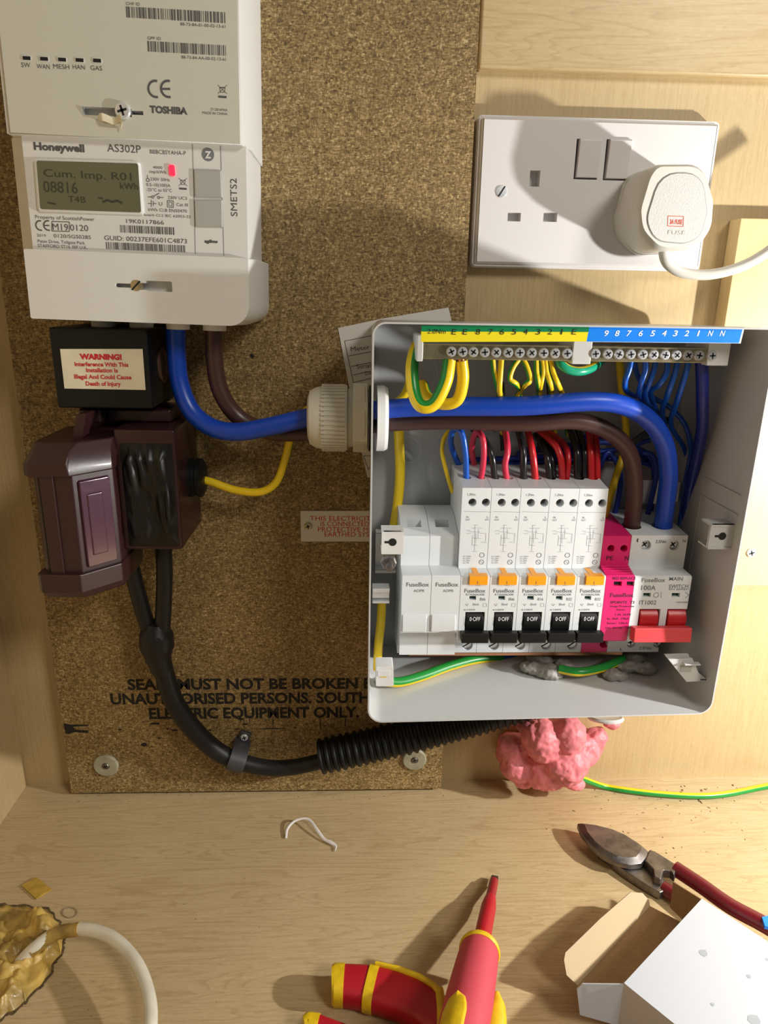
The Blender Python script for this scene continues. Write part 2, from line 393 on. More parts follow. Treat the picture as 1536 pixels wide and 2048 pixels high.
# chipboard backing board with its stencilled notice
BD = .015
t = thing('backing_board', 'brown chipboard sheet with black stencilled warning, behind the meter and cables', 'board', W(-.07, .0035, 0))
b = MB()
A = uv(WALL, 14, 650, BD); B_ = uv(WALL, 143, 1585, BD)
poly = [(-.2180, .0035), (.0708, .0035), (.0708, .75), (-.2187, .75)]
b.prism(poly, 0.0005, BD, chip)
sten = mat('stencil_ink', (0.010, 0.008, 0.006), 0.8)
for s_, x0, x1, yb in (('SEALS MUST NOT BE BROKEN BY', 256, 768, 1379), ('UNAUTHORISED PERSONS. SOUTHERN', 222, 800, 1408), ('ELECTRIC EQUIPMENT ONLY.', 299, 718, 1437)):
    b.ptext(s_, x0, x1, yb, 20, sten, z=BD, bold=.036)
rnd = random.Random(3)
for px, py, w_, h_ in ((310, 1447, 22, 5), (350, 1460, 14, 4), (375, 1459, 10, 3), (420, 1460, 8, 3), (475, 1458, 10, 3), (545, 1457, 60, 2.5), (490, 1448, 12, 4), (240, 1459, 9, 4), (288, 1489, 12, 9), (650, 1452, 6, 3), (590, 1455, 5, 3), (620, 1460, 4, 2), (318, 1476, 7, 3), (504, 712, 9, 11), (335, 1458, 5, 4)):
    a = uv(WALL, px, py, BD); q = uv(WALL, px+w_/2, py-h_/2, BD); rx = q[0]-a[0]; ry = q[1]-a[1]
    b.flat([(a[0]+rx*math.cos(k*.7)*rnd.uniform(.7, 1.2), a[1]+ry*math.sin(k*.7)*rnd.uniform(.7, 1.2)) for k in range(9)], BD+.00012, sten)
b.flat(ppoly([(127, 1447), (143, 1449), (177, 1449), (177, 1452), (146, 1453), (150, 1459), (175, 1461), (178, 1466), (150, 1464), (138, 1468), (131, 1466)], BD), BD+.00012, sten)
for px in (480, 487, 498, 545, 640, 690):
    b.pflat(px, 1437, px+2, 1437+rnd.randint(6, 22), BD, sten)
b.build('board', t)

for nm, px, py, lab in (('a', 211, 1533, 'round pale washer and screw at the lower left corner of the chipboard'), ('b', 829, 1521, 'round pale washer and screw under the ribbed black conduit')):
    c = uv(WALL, px, py, BD+.002)
    t = thing('fixing_washer', lab, 'washer', W(c[0], c[1], BD), 'washers holding the chipboard')
    m = MB(); T = WALL @ TR(c[0], c[1], BD); m.lathe([(.0094, 0), (.0094, .0014), (.0086, .002), (.0030, .0020), (.0026, .0012), (.0006, .0012)], washm, T, 32)
    m.build('washer', t); pz_screw('screw', t, c[0], c[1], BD+.0013, .0026, m=steel)

# ---- pine block on the right with a screw
A = uv(WALL, 1482, 436, .014); Bq = uv(WALL, 1500, 1172, .014)
t = thing('timber_block', 'thick pale timber board on the wall right of the fuse box', 'board', W(.40, Bq[1], 0))
b = MB(); b.box(A[0], .62, Bq[1], A[1], .0003, .014, wood_b); b.build('board', t, bevel=.0006)
c = uv(WALL, 1503, 1106, .0148)
tag(pz_screw('wood_screw', None, c[0], c[1], .0141, .0034), 'zinc cross-head screw in the timber board right of the fuse box', 'screw')

# ================================================================== electricity meter
MC = P(270, 450, .06)
t = thing('electricity_meter', 'white electricity smart meter with grey display on the chipboard', 'meter', W(MC[0], P(270, 640, .06)[2], BD))
ROT = math.radians(-1.15)
MM = WALL @ TR(MC[0], MC[2]) @ Matrix.Rotation(ROT, 4, 'Z')
ZH, ZB, ZC = .0765, .0725, .0755
# body
b = MB()
o0 = ppoly([(16, 262), (498, 280), (508, 512), (40, 500)], ZB, MM)
xs = [p[0] for p in o0]; x0 = uv(MM, 36, 400, .060)[0]; x1 = uv(MM, 516, 420, .03)[0]
yt = uv(MM, 20, 268, ZB)[1]; yb = uv(MM, 55, 498, ZB)[1]
fx0 = uv(MM, 56, 400, ZB)[0]; fx1 = uv(MM, 494, 420, ZB)[0]
b.loft([([(x0, yb-.02), (x1, yb-.02), (x1, yt+.03), (x0, yt+.03)], BD+.0003), ([(x0, yb), (x1, yb), (x1, yt), (x0, yt)], .060), ([(fx0, yb), (fx1, yb), (fx1, yt), (fx0, yt)], ZB)], meterw, MM)
T_ = lambda s, a, c_, d_, h, m=ink, **k: b.ptext(s, a, c_, d_, h, m, MM, ZB, **k)
T_('Honeywell', 68, 169, 299, 14, bold=.045); T_('AS302P', 215, 282, 303, 15); T_('BBBCBSYAHA-P', 300, 372, 307, 8)
T_('4000', 306, 325, 337, 5); T_('imp/kWh', 299, 332, 346, 6); T_('230V 50Hz', 301, 340, 361, 6); T_('0.5-10(100)A', 293, 341, 372, 6); T_('-25\u00b0C to 55\u00b0C', 293, 344, 382, 6)
T_('230V UC3', 336, 374, 398, 6); T_('U', 318, 325, 411, 7); T_('Cat III', 353, 376, 412, 6); T_('kWh Cl.B EN50470', 297, 374, 422, 6); T_('kvarh Cl.2 IEC 62053-23', 289, 381, 432, 5)
T_('Property of ScottishPower', 71, 189, 437, 7); T_('M19', 106, 137, 460, 13); T_('0120', 141, 177, 461, 12); T_('19K0117866', 253, 328, 446, 8)
T_('2019', 74, 92, 473, 5); T_('0120/SGS0285', 108, 182, 475, 7); T_('GUID: 00237EFE601C4873', 209, 374, 480, 9); T_('Patan Drive, Tollgate Park', 76, 170, 485, 6); T_('STAFFORD ST16 3EF U.K.', 76, 175, 494, 6)
b.barcode(240, 450, 348, 15, ink, MM, ZB, 44, 2); b.barcode(212, 484, 370, 14, ink, MM, ZB, 62, 5)
def ring(bm, M, px, py, z, r, w, m, a0=0, a1=360, n=20):
    c = uv(M, px, py, z); k = uv(M, px+1, py, z)[0]-c[0]; pts = []
    for i in range(n+1): a = math.radians(a0+(a1-a0)*i/n); pts.append((c[0]+(r+w/2)*k*math.cos(a), c[1]+(r+w/2)*k*math.sin(a)))
    for i in range(n, -1, -1): a = math.radians(a0+(a1-a0)*i/n); pts.append((c[0]+(r-w/2)*k*math.cos(a), c[1]+(r-w/2)*k*math.sin(a)))
    v = [(p[0], p[1], z+.00013) for p in pts]; N2 = len(v)
    bm.add(v, [(i, i+1, N2-2-i, N2-1-i) for i in range(n)], m, M)
def pl(bm, M, z, pts, w, m):
    for p, q in zip(pts, pts[1:]): 
        a = uv(M, *p, z); c = uv(M, *q, z); k = (uv(M, p[0]+1, p[1], z)-a).length; bm.line(a, c, w*k, m, M, z)
def ce(bm, M, px, py, r, z, w):
    ring(bm, M, px+r, py, z, r, w, ink, 75, 285); ring(bm, M, px+2.75*r, py, z, r, w, ink, 75, 285); pl(bm, M, z, [(px+1.9*r, py), (px+3.0*r, py)], w*.9, ink)
def bin_sign(bm, M, px, py, s, z):
    pl(bm, M, z, [(px-.5*s, py-.35*s), (px-.35*s, py+.5*s), (px+.35*s, py+.5*s), (px+.5*s, py-.35*s), (px-.5*s, py-.35*s)], s*.09, ink)
    pl(bm, M, z, [(px-.85*s, py-.8*s), (px+.85*s, py+.8*s)], s*.08, ink); pl(bm, M, z, [(px+.85*s, py-.8*s), (px-.85*s, py+.8*s)], s*.08, ink)
    pl(bm, M, z, [(px-.75*s, py+1.3*s), (px+.75*s, py+1.4*s)], s*.35, ink)
ce(b, MM, 72, 451, 9, ZB, 2.6); pl(b, MM, ZB, [(104, 443), (104, 462), (139, 463), (139, 444), (104, 443)], 1.4, ink)
bin_sign(b, MM, 366, 364, 10, ZB)
pl(b, MM, ZB, [(296, 394), (304, 394)], 1.3, ink); pl(b, MM, ZB, [(307, 393), (319, 386)], 1.3, ink); pl(b, MM, ZB, [(319, 395), (327, 395)], 1.3, ink); ring(b, MM, 305.5, 394, ZB, 2.2, 1.2, ink); ring(b, MM, 317.5, 395, ZB, 2.2, 1.2, ink)
pl(b, MM, ZB, [(296, 407), (303, 407)], 1.2, ink); pl(b, MM, ZB, [(303, 400), (303, 414)], 1.2, ink); pl(b, MM, ZB, [(307, 402), (307, 412)], 1.2, ink); pl(b, MM, ZB, [(307, 407), (313, 407)], 1.2, ink)
pl(b, MM, ZB, [(335, 401), (335, 414), (347, 415), (347, 402), (335, 401)], 1.2, ink); pl(b, MM, ZB, [(338, 404), (338, 411), (344, 412), (344, 405), (338, 404)], 1, ink)
ring(b, MM, 296, 360, ZB, 3, 1.2, ink); pl(b, MM, ZB, [(295, 357), (295, 350)], 1.2, ink)
for pts in ([(385, 282), (391, 508)], [(441, 284), (448, 512)]): pl(b, MM, ZB, pts, 1.1, ink2)
ring(b, MM, 416, 309, ZB, 6.2, 12.4, ink2, n=28); b.ptext('Z', 410, 423, 316, 13, meterw, MM, ZB, bold=.05, lift=.0003)
b.ptext('aglims', 409, 435, 485, 6, ink, MM, ZB, bold=.05, slant=.2)
a = uv(MM, 475, 433, ZB); c = uv(MM, 472, 357, ZB); b.text('SMETS2', a[0], a[1], .0034, ink, MM, ZB, w=(c-a).length, rot=math.pi/2)
b.build('meter_body', t, bevel=.0006)
# display
d = MB(); fr = rpoly(ppoly([(67, 317), (280, 323), (288, 430), (75, 423)], ZB+.001, MM), .0016); d.loft([(fr, ZB-.001), (fr, ZB+.0010), (inset(fr, .0010), ZB+.0016), (inset(fr, .0016), ZB+.0016)], white, MM)
D = d.build('display', t)
d = MB(); lc = rpoly(ppoly([(73, 321), (276, 327), (282, 425), (81, 418)], ZB+.0018, MM), .001); d.prism(lc, ZB+.0012, ZB+.0019, lcd, MM)
for s_, a0, a1, yb_, h in (('Cum. Imp. R01', 88, 263, 353, 15), ('08816', 88, 156, 384, 22), ('kWh', 241, 276, 378, 13), ('T4B', 137, 172, 404, 12)): d.ptext(s_, a0, a1, yb_, h, lcdink, MM, ZB+.0019)
pl(d, MM, ZB+.0019, [(205, 404), (215, 400), (225, 404), (235, 401), (245, 407)], 4, lcdink); pl(d, MM, ZB+.0019, [(95, 405), (112, 408)], 3, lcdink); pl(d, MM, ZB+.0019, [(197, 396), (206, 397)], 3, lcdink)
d.build('screen', D)
for k, q in enumerate((((388, 339), (443, 341), (445, 396), (390, 395)), ((389, 400), (445, 400), (446, 455), (391, 454)))):
    d = MB(); pp = ppoly(q, ZB, MM); d.loft([(pp, ZB-.0005), (pp, ZB+.0006), (inset(pp, .0005), ZB+.001)], grayb, MM); d.build('button', t)
d = MB(); d.prism(rpoly(ppoly([(338, 330), (349, 330), (351, 352), (340, 352)], ZB, MM), .0008), ZB-.0005, ZB+.0008, redled, MM); d.build('pulse_lamp', t)
# comms hub on top
b = MB(); y0 = uv(MM, 15, 267, ZH)[1]; hx0 = uv(MM, 3, 200, ZH)[0]; hx1 = uv(MM, 482, 260, ZH)[0]; sx1 = uv(MM, 514, 160, .035)[0]
b.loft([([(hx0+.001, y0), (sx1, y0), (sx1, .19), (hx0+.001, .19)], BD+.0003), ([(hx0, y0), (sx1, y0), (sx1, .19), (hx0, .19)], .062), ([(hx0+.001, y0), (hx1, y0), (hx1, .19), (hx0+.001, .19)], ZH)], meterw, MM)
H_ = lambda s, a, c_, d_, h, m=ink, **k: b.ptext(s, a, c_, d_, h, m, MM, ZH+.0006, **k)
b.prism([(hx0+.003, y0+.0004), (hx1-.0005, y0+.0004), (hx1-.0005, .188), (hx0+.003, .188)], ZH-.001, ZH+.0006, hubw, MM)
H_('CHF ID', 252, 280, 10, 6); H_('GPF ID', 295, 322, 79, 6); b.barcode(252, 13, 450, 22, ink, MM, ZH+.0006, 60, 7); b.barcode(295, 82, 452, 21, ink, MM, ZH+.0006, 56, 9)
H_('88-73-8A-01-00-02-13-61', 361, 451, 51, 6); H_('88-73-84-AA-00-02-13-61', 363, 452, 117, 6)
for px, py, s_, w_, ly in ((53, 116, 'SW', 18, 134), (88, 117.5, 'WAN', 26, 137), (124, 119, 'MESH', 32, 137), (159, 120, 'HAN', 24, 138), (194, 121, 'GAS', 23, 140)): H_(s_, px-w_/2-1, px+w_/2-1, ly, 9)
ce(b, MM, 297, 178, 14.5, ZH+.0006, 4.2); bin_sign(b, MM, 445, 179, 11, ZH+.0006); H_('TOSHIBA', 300, 375, 225, 13, bold=.05); H_('JT1281A9AA', 421, 455, 221, 5); H_('MADE IN CHINA', 405, 455, 228, 5)
H = b.build('communications_hub', t)
cu_ = MB(); cu_.pbox(161, 211, 262, 233, ZH-.006, ZH+.002, dark, MM); cu_.pbox(255, 219, 285, 229, ZH-.0055, ZH+.0021, dark, MM)
cut(H, cu_)
for px, py in ((53, 116), (88, 117.5), (124, 119), (159, 120), (194, 121)):
    d = MB(); d.pbox(px-10, py-6, px+10, py+6, ZH, ZH+.0008, meterw, MM, r=.0006); d.pbox(px-8, py-4, px+8, py+4, ZH, ZH+.0010, dark, MM); d.build('indicator_lamp', t)
c = uv(MM, 247, 223, ZH); S_ = pz_screw('screw', t, c[0], c[1], ZH+.0004, .0040, M=MM, h=.0022)
d = MB(); pts = [uv(MM, *q, ZH+.002) for q in ((196, 238), (206, 235), (220, 241), (232, 246), (240, 238), (249, 240), (240, 256))]
zz = [.0015, .0035, .002, .001, .003, .0035, .002]
vs = []; 
for k, p in enumerate(pts): vs += [(p[0], p[1]-.002, ZH+zz[k]), (p[0], p[1]+.0022, ZH+zz[k]+.001), (p[0], p[1]+.0022, ZH+zz[k]+.0016), (p[0], p[1]-.002, ZH+zz[k]+.0006)]
fs = [(4*k+i, 4*k+(i+1) % 4, 4*k+4+(i+1) % 4, 4*k+4+i) for k in range(6) for i in range(4)]+[(0, 1, 2, 3), (27, 26, 25, 24)]
d.add(vs, fs, cream, MM); d.build('seal_strip', t, subsurf=1)
# terminal cover
b = MB(); X0 = uv(MM, 49, 520, ZC)[0]; X1 = uv(MM, 497, 560, ZC)[0]; SX = uv(MM, 530, 580, .035)[0]; Y0 = uv(MM, 250, 644, ZC)[1]; Y1 = uv(MM, 250, 506, ZC)[1]
rr_ = [0.001, .011, .001, .001]
bp = rpoly([(X0-.0002, Y0), (SX, Y0), (SX, Y1), (X0, Y1)], [.001, .010, .001, .001], 6); fp = rpoly([(X0, Y0), (X1, Y0), (X1, Y1), (X0, Y1)], rr_, 6)
b.loft([(bp, BD+.0003), (bp, .058), (fp, ZC)], meterw, MM)
TC = b.build('terminal_cover', t)
cu_ = MB(); cu_.pbox(226, 566, 272, 576, ZC-.006, ZC+.003, dark, MM, r=.001); cu_.pbox(288, 561, 342, 584, ZC-.006, ZC+.003, dark, MM, r=.0008); cu_.pbox(260, 565, 290, 580, ZC-.006, ZC+.003, dark, MM)
cut(TC, cu_); bv = TC.modifiers.new('bevel', 'BEVEL'); bv.width = .0005; bv.segments = 2; bv.limit_method = 'ANGLE'
c = uv(MM, 272, 571, ZC); pz_screw('screw', TC, c[0], c[1], ZC-.002, .0034, M=MM, h=.0022, slot='s', rot=.8, m=brass)
for px in (207, 283, 356, 429):
    c = uv(MM, px, 648, .048); d = MB(); d.lathe([(.0068, 0), (.0068, .006)], meterw, MM @ TR(c[0], Y0-.0042, .048) @ Matrix.Rotation(-math.pi/2, 4, 'X'), 24); d.build('cable_spout', t)

# ================================================================== black connector block
t = thing('connector_block', 'black isolator box with cream WARNING label under the meter', 'terminal box', W(-.145, .3121, BD))
ZK = .067; b = MB()
q = ppoly([(97, 657), (298, 655), (307, 816), (115, 818)], ZK); yT = (q[0][1]+q[1][1])/2; yB = (q[2][1]+q[3][1])/2; kx0 = (q[0][0]+q[3][0])/2; kx1 = (q[1][0]+q[2][0])/2-.001
b.box(kx0, kx1, yB, yT, BD+.0003, ZK, blk); b.box(kx1-.002, kx1+.0002, yB+.004, yT-.004, .02, ZK-.008, blk)
K = b.build('body', t, bevel=.0012)
d = MB(); q = ppoly([(120, 698), (285, 698), (291, 780), (129, 777)], ZK+.0004); d.prism(q, ZK+.0001, ZK+.0004, cream)
mb_ = d
for s_, a0, a1, yb_, h, bo in (('WARNING!', 160, 244, 718, 10, .06), ('Interference With This', 150, 257, 732, 8, .03), ('Installation Is', 173, 236, 744, 8, .03), ('Illegal And Could Cause', 149, 263, 757, 8, .03), ('Death of Injury', 172, 242, 771, 8, .03)): d.ptext(s_, a0, a1, yb_, h, redink, z=ZK+.0004, bold=bo)
d.build('warning_label', t)
d = MB(); brn = mat('brown_blank', (.10, .05, .035), .4); d.lathe([(.0105, 0), (.0105, .001), (.0088, .0012), (.008, .0006)], brn, Matrix(((0, 0, 1, kx1), (-1, 0, 0, -.040), (0, 1, 0, .3345), (0, 0, 0, 1))), 28); d.build('knockout', t)

# ================================================================== maroon service cutout
t = thing('service_fuse', 'maroon main supply fuse holder with glossy handle, left of black wrap', 'fuse holder', W(-.14, .225, BD))
b = MB(); q0 = P(237, 862, .072); q1 = P(366, 1100, .072)
bx1 = -.1045; b.box(-.140, bx1, .2262, .3005, BD+.0003, .072, maroon); b.box(-.172, -.138, .232, .2975, BD+.0003, .050, maroon)
b.box(-.166, -.112, .3005, .3085, BD+.0003, .048, maroon); b.box(-.163, -.150, .3015, .3105, .048, .060, maroon)
b.build('base', t, bevel=.0015)
# fuse carrier: plan profile swept upward, with flanged ends
CT = Matrix(((1, 0, 0, 0), (0, -1, 0, 0), (0, 0, 1, 0), (0, 0, 0, 1)))          # local x right, y out of wall, z up
def plan(x0_, x1_, zf, ch): return [(x0_, .040), (x1_, .040), (x1_, zf-ch*1.1), (x1_-ch*1.0, zf), (x0_+.003, zf), (x0_, zf-.003)]
cx0, cx1 = -.1815, -.1385
b = MB()
b.loft([(plan(cx0+.003, cx1-.001, .097, .017), .2185), (plan(cx0+.003, cx1-.001, .097, .017), .284)], maroon, CT)
b.loft([(plan(cx0+.002, cx1-.001, .097, .017), .2055), (plan(cx0, cx1, .101, .018), .2105), (plan(cx0, cx1, .101, .018), .2215)], maroon, CT)
b.loft([(plan(cx0, cx1, .101, .018), .2790), (plan(cx0, cx1, .101, .018), .2860), (plan(cx0+.003, cx1-.001, .096, .017), .2925), (plan(cx0+.003, cx1-.001, .090, .014), .2965)], maroon, CT)
b.build('fuse_carrier', t, bevel=.0010)
b = MB()                                                            # raised glossy grip panel on the chamfer
nrm = Vector((1.1, 1.0, 0)).normalized()
ca = Vector((cx1-.001, .097-.017*1.1)); cb = Vector((cx1-.001-.017, .097)); dd = (cb-ca)
GP = Matrix(((-dd[0]/dd.length, 0, nrm[0], (ca+cb)[0]/2), (dd[1]/dd.length, 0, -nrm[1], -(ca+cb)[1]/2), (0, 1, 0, .25), (0, 0, 0, 1)))
gl = mat('maroon_gloss', (0.07, 0.022, 0.045), 0.20, coat=.9, bump=.25, bscale=120)
b.loft([(rpoly([(-.0095, -.027), (.0095, -.027), (.0095, .026), (-.0095, .026)], .001), -.001), (rpoly([(-.009, -.026), (.009, -.026), (.009, .025), (-.009, .025)], .001), .0018)], gl, GP)
b.loft([([(-.0062, -.020), (.004, -.020), (.004, .018), (-.0062, .018)], .001), ([(-.0055, -.019), (.0033, -.019), (.0033, .017), (-.0055, .017)], .0026)], gl, GP)
b.build('grip_panel', t, bevel=.0004)
b = MB(); b.box(-.1745, -.1735, .2100, .2790, .095, .0977, dark); b.box(-.1735, -.1660, .2100, .2790, .095, .0985, maroon); b.build('carrier_rib', t, bevel=.0004)
b = MB(); b.prism(rpoly(ppoly([(150, 830), (170, 828), (160, 885), (140, 887)], .08), .001), .058, .078, maroon); b.build('seal_lug', t)
# crumpled wrap over the right-hand chamber
b = MB(); nx, ny = 26, 34; vs = []; fs = []
for j in range(ny+1):
    for i in range(nx+1):
        u = i/nx; v = j/ny; x = -.1365+.0300*u; y = .2285+.064*v
        e = min(u, 1-u, v, 1-v); h = min(1, e*7)
        wv = noise.noise(Vector((u*3.2+v*1.5, v*2.0, 1.3)))*.5+abs(noise.noise(Vector((u*5+2*v, v*3.4-u*2, 5.1))))*.9
        cn = 1 if not (u < .25 and v > .75 and (u/.25+(1-v)/.25) < 1) else 0
        vs.append((x, y, .0722+h*cn*(.002+.0042*wv)))
for j in range(ny):
    for i in range(nx): k = j*(nx+1)+i; fs.append((k, k+1, k+nx+2, k+nx+1))
b.add(vs, fs, tape, WALL); b.build('plastic_wrap', t, subsurf=1)
b = MB(); c = P(384, 955, .04)
GX = Matrix(((0, 0, 1, bx1-.001), (-1, 0, 0, -.040), (0, 1, 0, c[2]), (0, 0, 0, 1)))
b.lathe([(.0125, 0), (.0125, .003), (.0115, .0035), (.0115, .0055), (.0125, .006), (.0125, .0085), (.010, .010), (.005, .0105)], blk, GX, 28); b.build('cable_grommet', t)

# ================================================================== cables outside the box
def cable(name, label, cat, pts, r, m, group=None, bare=None, **kw):
    b = MB()
    if bare: b.tube([P(*p) for p in bare], r*.62, copper, seg=8)
    b.tube([P(*p) for p in pts], r, m, **kw); o = b.build(name, angle=60); return tag(o, label, cat, group)
t = thing('supply_cable', 'thick black supply cable forked below the maroon fuse holder', 'cable', P(400, 1545, BD))
b = MB(); b.tube([P(*q) for q in ((325, 1270, .036), (322, 1300, .036), (330, 1350, .034), (352, 1410, .032), (395, 1468, .031), (440, 1506, .030), (480, 1524, .030), (540, 1536, .030), (600, 1532, .031), (680, 1512, .032))], .0068, blackcable, seg=20, rr=[.0062, .0064, .0068, .0070, .0070, .0068, .0064, .006, .0058, .0058]); b.build('outer_cable', t, angle=60)
for pts in (((256, 1085, .040), (262, 1130, .040), (277, 1190, .038), (293, 1245, .036), (308, 1285, .036)), ((327, 1085, .040), (329, 1150, .040), (327, 1220, .038), (323, 1280, .036))):
    b = MB(); b.tube([P(*q) for q in pts], .0054, blackcable, seg=18); b.build('core_tail', t, angle=60)
b = MB(); b.tube([P(*q) for q in ((314, 1245, .036), (313, 1268, .036), (314, 1292, .036), (317, 1315, .036), (325, 1345, .035))], 0, blackcable, seg=20, rr=[.0070, .0115, .0118, .0090, .0066])
c = P(314, 1284, .047)
b.lathe([(.0026, 0), (.0020, .0008), (.0005, .0009)], dark, WALL @ TR(c[0], c[2], .0455), 14)
b.build('heat_shrink_boot', t, angle=60)
# cable clip
c = P(474, 1520, .03); t = thing('cable_clip', 'dark grey screwed saddle clip around the black supply cable', 'clip', W(c[0], c[2]-.012, BD))
clipm = mat('clip_grey', (.045, .045, .05), .5)
T = WALL @ TR(c[0], c[2]) @ Matrix.Rotation(math.radians(-20), 4, 'Z')
b = MB(); arc = [(.0083*math.cos(a_), .0083*math.sin(a_)) for a_ in [math.radians(x) for x in range(-100, 101, 20)]]
SP = T @ Matrix(((0, 0, 1, 0), (0, 1, 0, 0), (1, 0, 0, .030), (0, 0, 0, 1)))
outer = [(.0088*math.cos(math.radians(x)), .0088*math.sin(math.radians(x))) for x in range(-90, 91, 15)]; inner = [(.0072*math.cos(math.radians(x)), .0072*math.sin(math.radians(x))) for x in range(90, -91, -15)]
b.prism([(-.0148, -.0088)]+outer+[(-.0148, .0088), (-.0148, .0072)]+inner+[(-.0148, -.0072)], -.0062, .0062, clipm, SP)
b.box(-.0042, .0042, .007, .0165, .0155, .0185, clipm, T); b.build('saddle', t, bevel=.0006)
p = T @ Vector((0, .0125, 0)); pz_screw('screw', t, p[0], p[2], .0185, .0028)
# corrugated conduit
ax_pts = [P(*q) for q in ((642, 1513, .032), (720, 1496, .032), (813, 1474, .031), (900, 1450, .030), (980, 1428, .030), (1060, 1405, .030))]
b = MB(); dense = []; rr_ = []
seg_l = [(ax_pts[i+1]-ax_pts[i]).length for i in range(5)]; tot = sum(seg_l); nr = 30
for k in range(nr*4+1):
    s_ = tot*k/(nr*4); i = 0
    while i < 4 and s_ > seg_l[i]: s_ -= seg_l[i]; i += 1
    dense.append(ax_pts[i].lerp(ax_pts[i+1], min(1, s_/seg_l[i]))); rr_.append((.0132, .0132, .0115, .0115)[k % 4])
b.tube(dense, 0, blk, seg=24, rr=rr_, smooth=False); tag(b.build('corrugated_conduit', angle=30), 'ribbed black flexible conduit sleeve running under the fuse box', 'conduit')

cable('meter_tail', 'thick blue meter tail from the meter through the gland to the main switch', 'cable',
      [(352, 640, .048), (352, 690, .048), (358, 760, .048), (380, 818, .050), (418, 852, .053), (470, 864, .056), (540, 853, .058), (630, 832, .060), (700, 826, .062), (800, 816, .066), (900, 813, .072), (1050, 812, .078), (1180, 803, .080), (1250, 812, .078), (1300, 842, .074), (1329, 890, .070), (1337, 950, .066), (1331, 1010, .062), (1325, 1060, .060)], .0056, bluec, group=None, seg=20)
cable('meter_tail', 'thick brown meter tail from the meter through the gland to the main switch', 'cable',
      [(428, 640, .046), (429, 720, .046), (442, 785, .046), (478, 835, .044), (535, 862, .045), (600, 866, .046), (700, 855, .049), (800, 845, .054), (900, 842, .060), (1050, 846, .066), (1150, 842, .068), (1215, 862, .067), (1255, 900, .065), (1268, 950, .062), (1268, 1000, .060), (1263, 1060, .058)], .0052, brownc, seg=20)
cable('earth_cable', 'yellow and green earth cable looping from the maroon fuse holder to the gland', 'cable',
      [(388, 957, .040), (420, 963, .040), (470, 980, .040), (520, 984, .040), (552, 965, .040), (570, 920, .041), (580, 880, .043), (596, 845, .046), (625, 815, .050), (700, 812, .052), (770, 812, .048), (805, 795, .042), (822, 755, .046), (832, 715, .056), (838, 690, .064)], .0026, yel, stripe=grn, seg=16, width=3, ang=1.1)

# cable gland through the side of the fuse box
c = P(700, 834, .056); GZ = c[2]; t = thing('cable_gland', 'cream plastic cable gland through the left side of the fuse box', 'gland', W(-.004, GZ-.02, .060))
XR = lambda x: Matrix(((0, 0, 1, x), (-1, 0, 0, -.060), (0, 1, 0, GZ), (0, 0, 0, 1)))
b = MB(); b.lathe([(.0105, .004), (.0125, 0), (.0160, .0012), (.0182, .005), (.0190, .010), (.0195, .0102), (.0195, .0235), (.012, .0235)], glandm, XR(-.0275), 40)
for k in range(46):
    a_ = 2*math.pi*k/46; Q = XR(-.0275) @ Matrix.Rotation(a_, 4, 'Z'); b.box(.0188, .0201, -.0007, .0007, .0085, .0225, glandm, Q)
b.build('dome_nut', t)
b = MB(); b.lathe([(.0170, 0), (.0176, .0008), (.0170, .0016), (.0176, .0024), (.0170, .0032), (.0176, .004), (.0170, .0048), (.0170, .014)], glandm, XR(-.004), 36); b.build('thread', t)
b = MB(); hexp = [(.0212*math.cos(math.radians(60*k+30)), .0212*math.sin(math.radians(60*k+30))) for k in range(6)]; b.prism(rpoly(hexp, .002), 0, .0085, glandm, XR(-.0005))
b.prism(rpoly([(p[0]*.93, p[1]*.93) for p in hexp], .002), .0085, .0088, dark, XR(-.0005))
for k in range(6):
    Q = XR(-.0005) @ Matrix.Rotation(math.radians(60*k), 4, 'Z'); b.box(.0178, .0187, -.0075, .0075, .0015, .007, glandm, Q)
GL = b.build('lock_nut', t, bevel=.0005)
b = MB(); b.lathe([(.0198, 0), (.0198, .0020), (.012, .0020)], blk, XR(.0090), 36); b.build('rubber_washer', t)
b = MB(); b.lathe([(.0196, 0), (.0196, .0045), (.0185, .0065), (.0125, .0065)], white, XR(.0137), 36); b.build('inner_collar', t)

# paper form behind the box and the small earth notice
t = b = MB(); z = BD+.0004
q = [(676, 656), (760, 638), (897, 615), (930, 760), (905, 930), (735, 955), (722, 900)]
pp = ppoly(q, z); vs = [(p[0], p[1], z) for p in pp]; b.prism(pp, z, z+.0003, paper); z2 = z+.0003
for pts in ([(689, 682), (760, 668)], [(697, 712), (760, 700)], [(702, 733), (760, 721)], [(706, 750), (760, 738)], [(708, 765), (760, 752)], [(689, 682), (712, 790)]): pl(b, WALL, z2, pts, 1.2, ink)
for s_, a0, a1, yb_, h in (('Meter Fixed To', 702, 800, 703, 9), ('Serial Number', 714, 792, 738, 9), ('Date', 731, 752, 750, 7)):
    a = uv(WALL, a0, yb_, z2); c = uv(WALL, a1, yb_, z2); hh = uv(WALL, a0, yb_-h, z2)[1]-a[1]; b.text(s_, a[0], a[1], hh, ink, WALL, z2, w=c[0]-a[0], rot=.14)
pl(b, WALL, z2, [(727, 912), (737, 940), (747, 915)], 1.2, ink); pl(b, WALL, z2, [(727, 912), (750, 911)], 1.2, ink)
tag(b.build('paper_form'), 'white printed paper form tucked behind the top left of the fuse box', 'paper')
b = MB(); q = ppoly([(601, 1022), (790, 1022), (790, 1083), (602, 1083)], BD+.0012); b.prism(q, BD+.0002, BD+.0012, paper)
for s_, a0, a1, yb_ in (('THIS ELECTRICITY SUPPLY', 620, 808, 1041), ('IS CONNECTED TO A', 641, 775, 1052), ('PROTECTIVE MULTIPLE', 636, 790, 1063), ('EARTHED SYSTEM', 649, 765, 1073)): b.ptext(s_, a0, a1, yb_, 9, redink, z=BD+.0012)
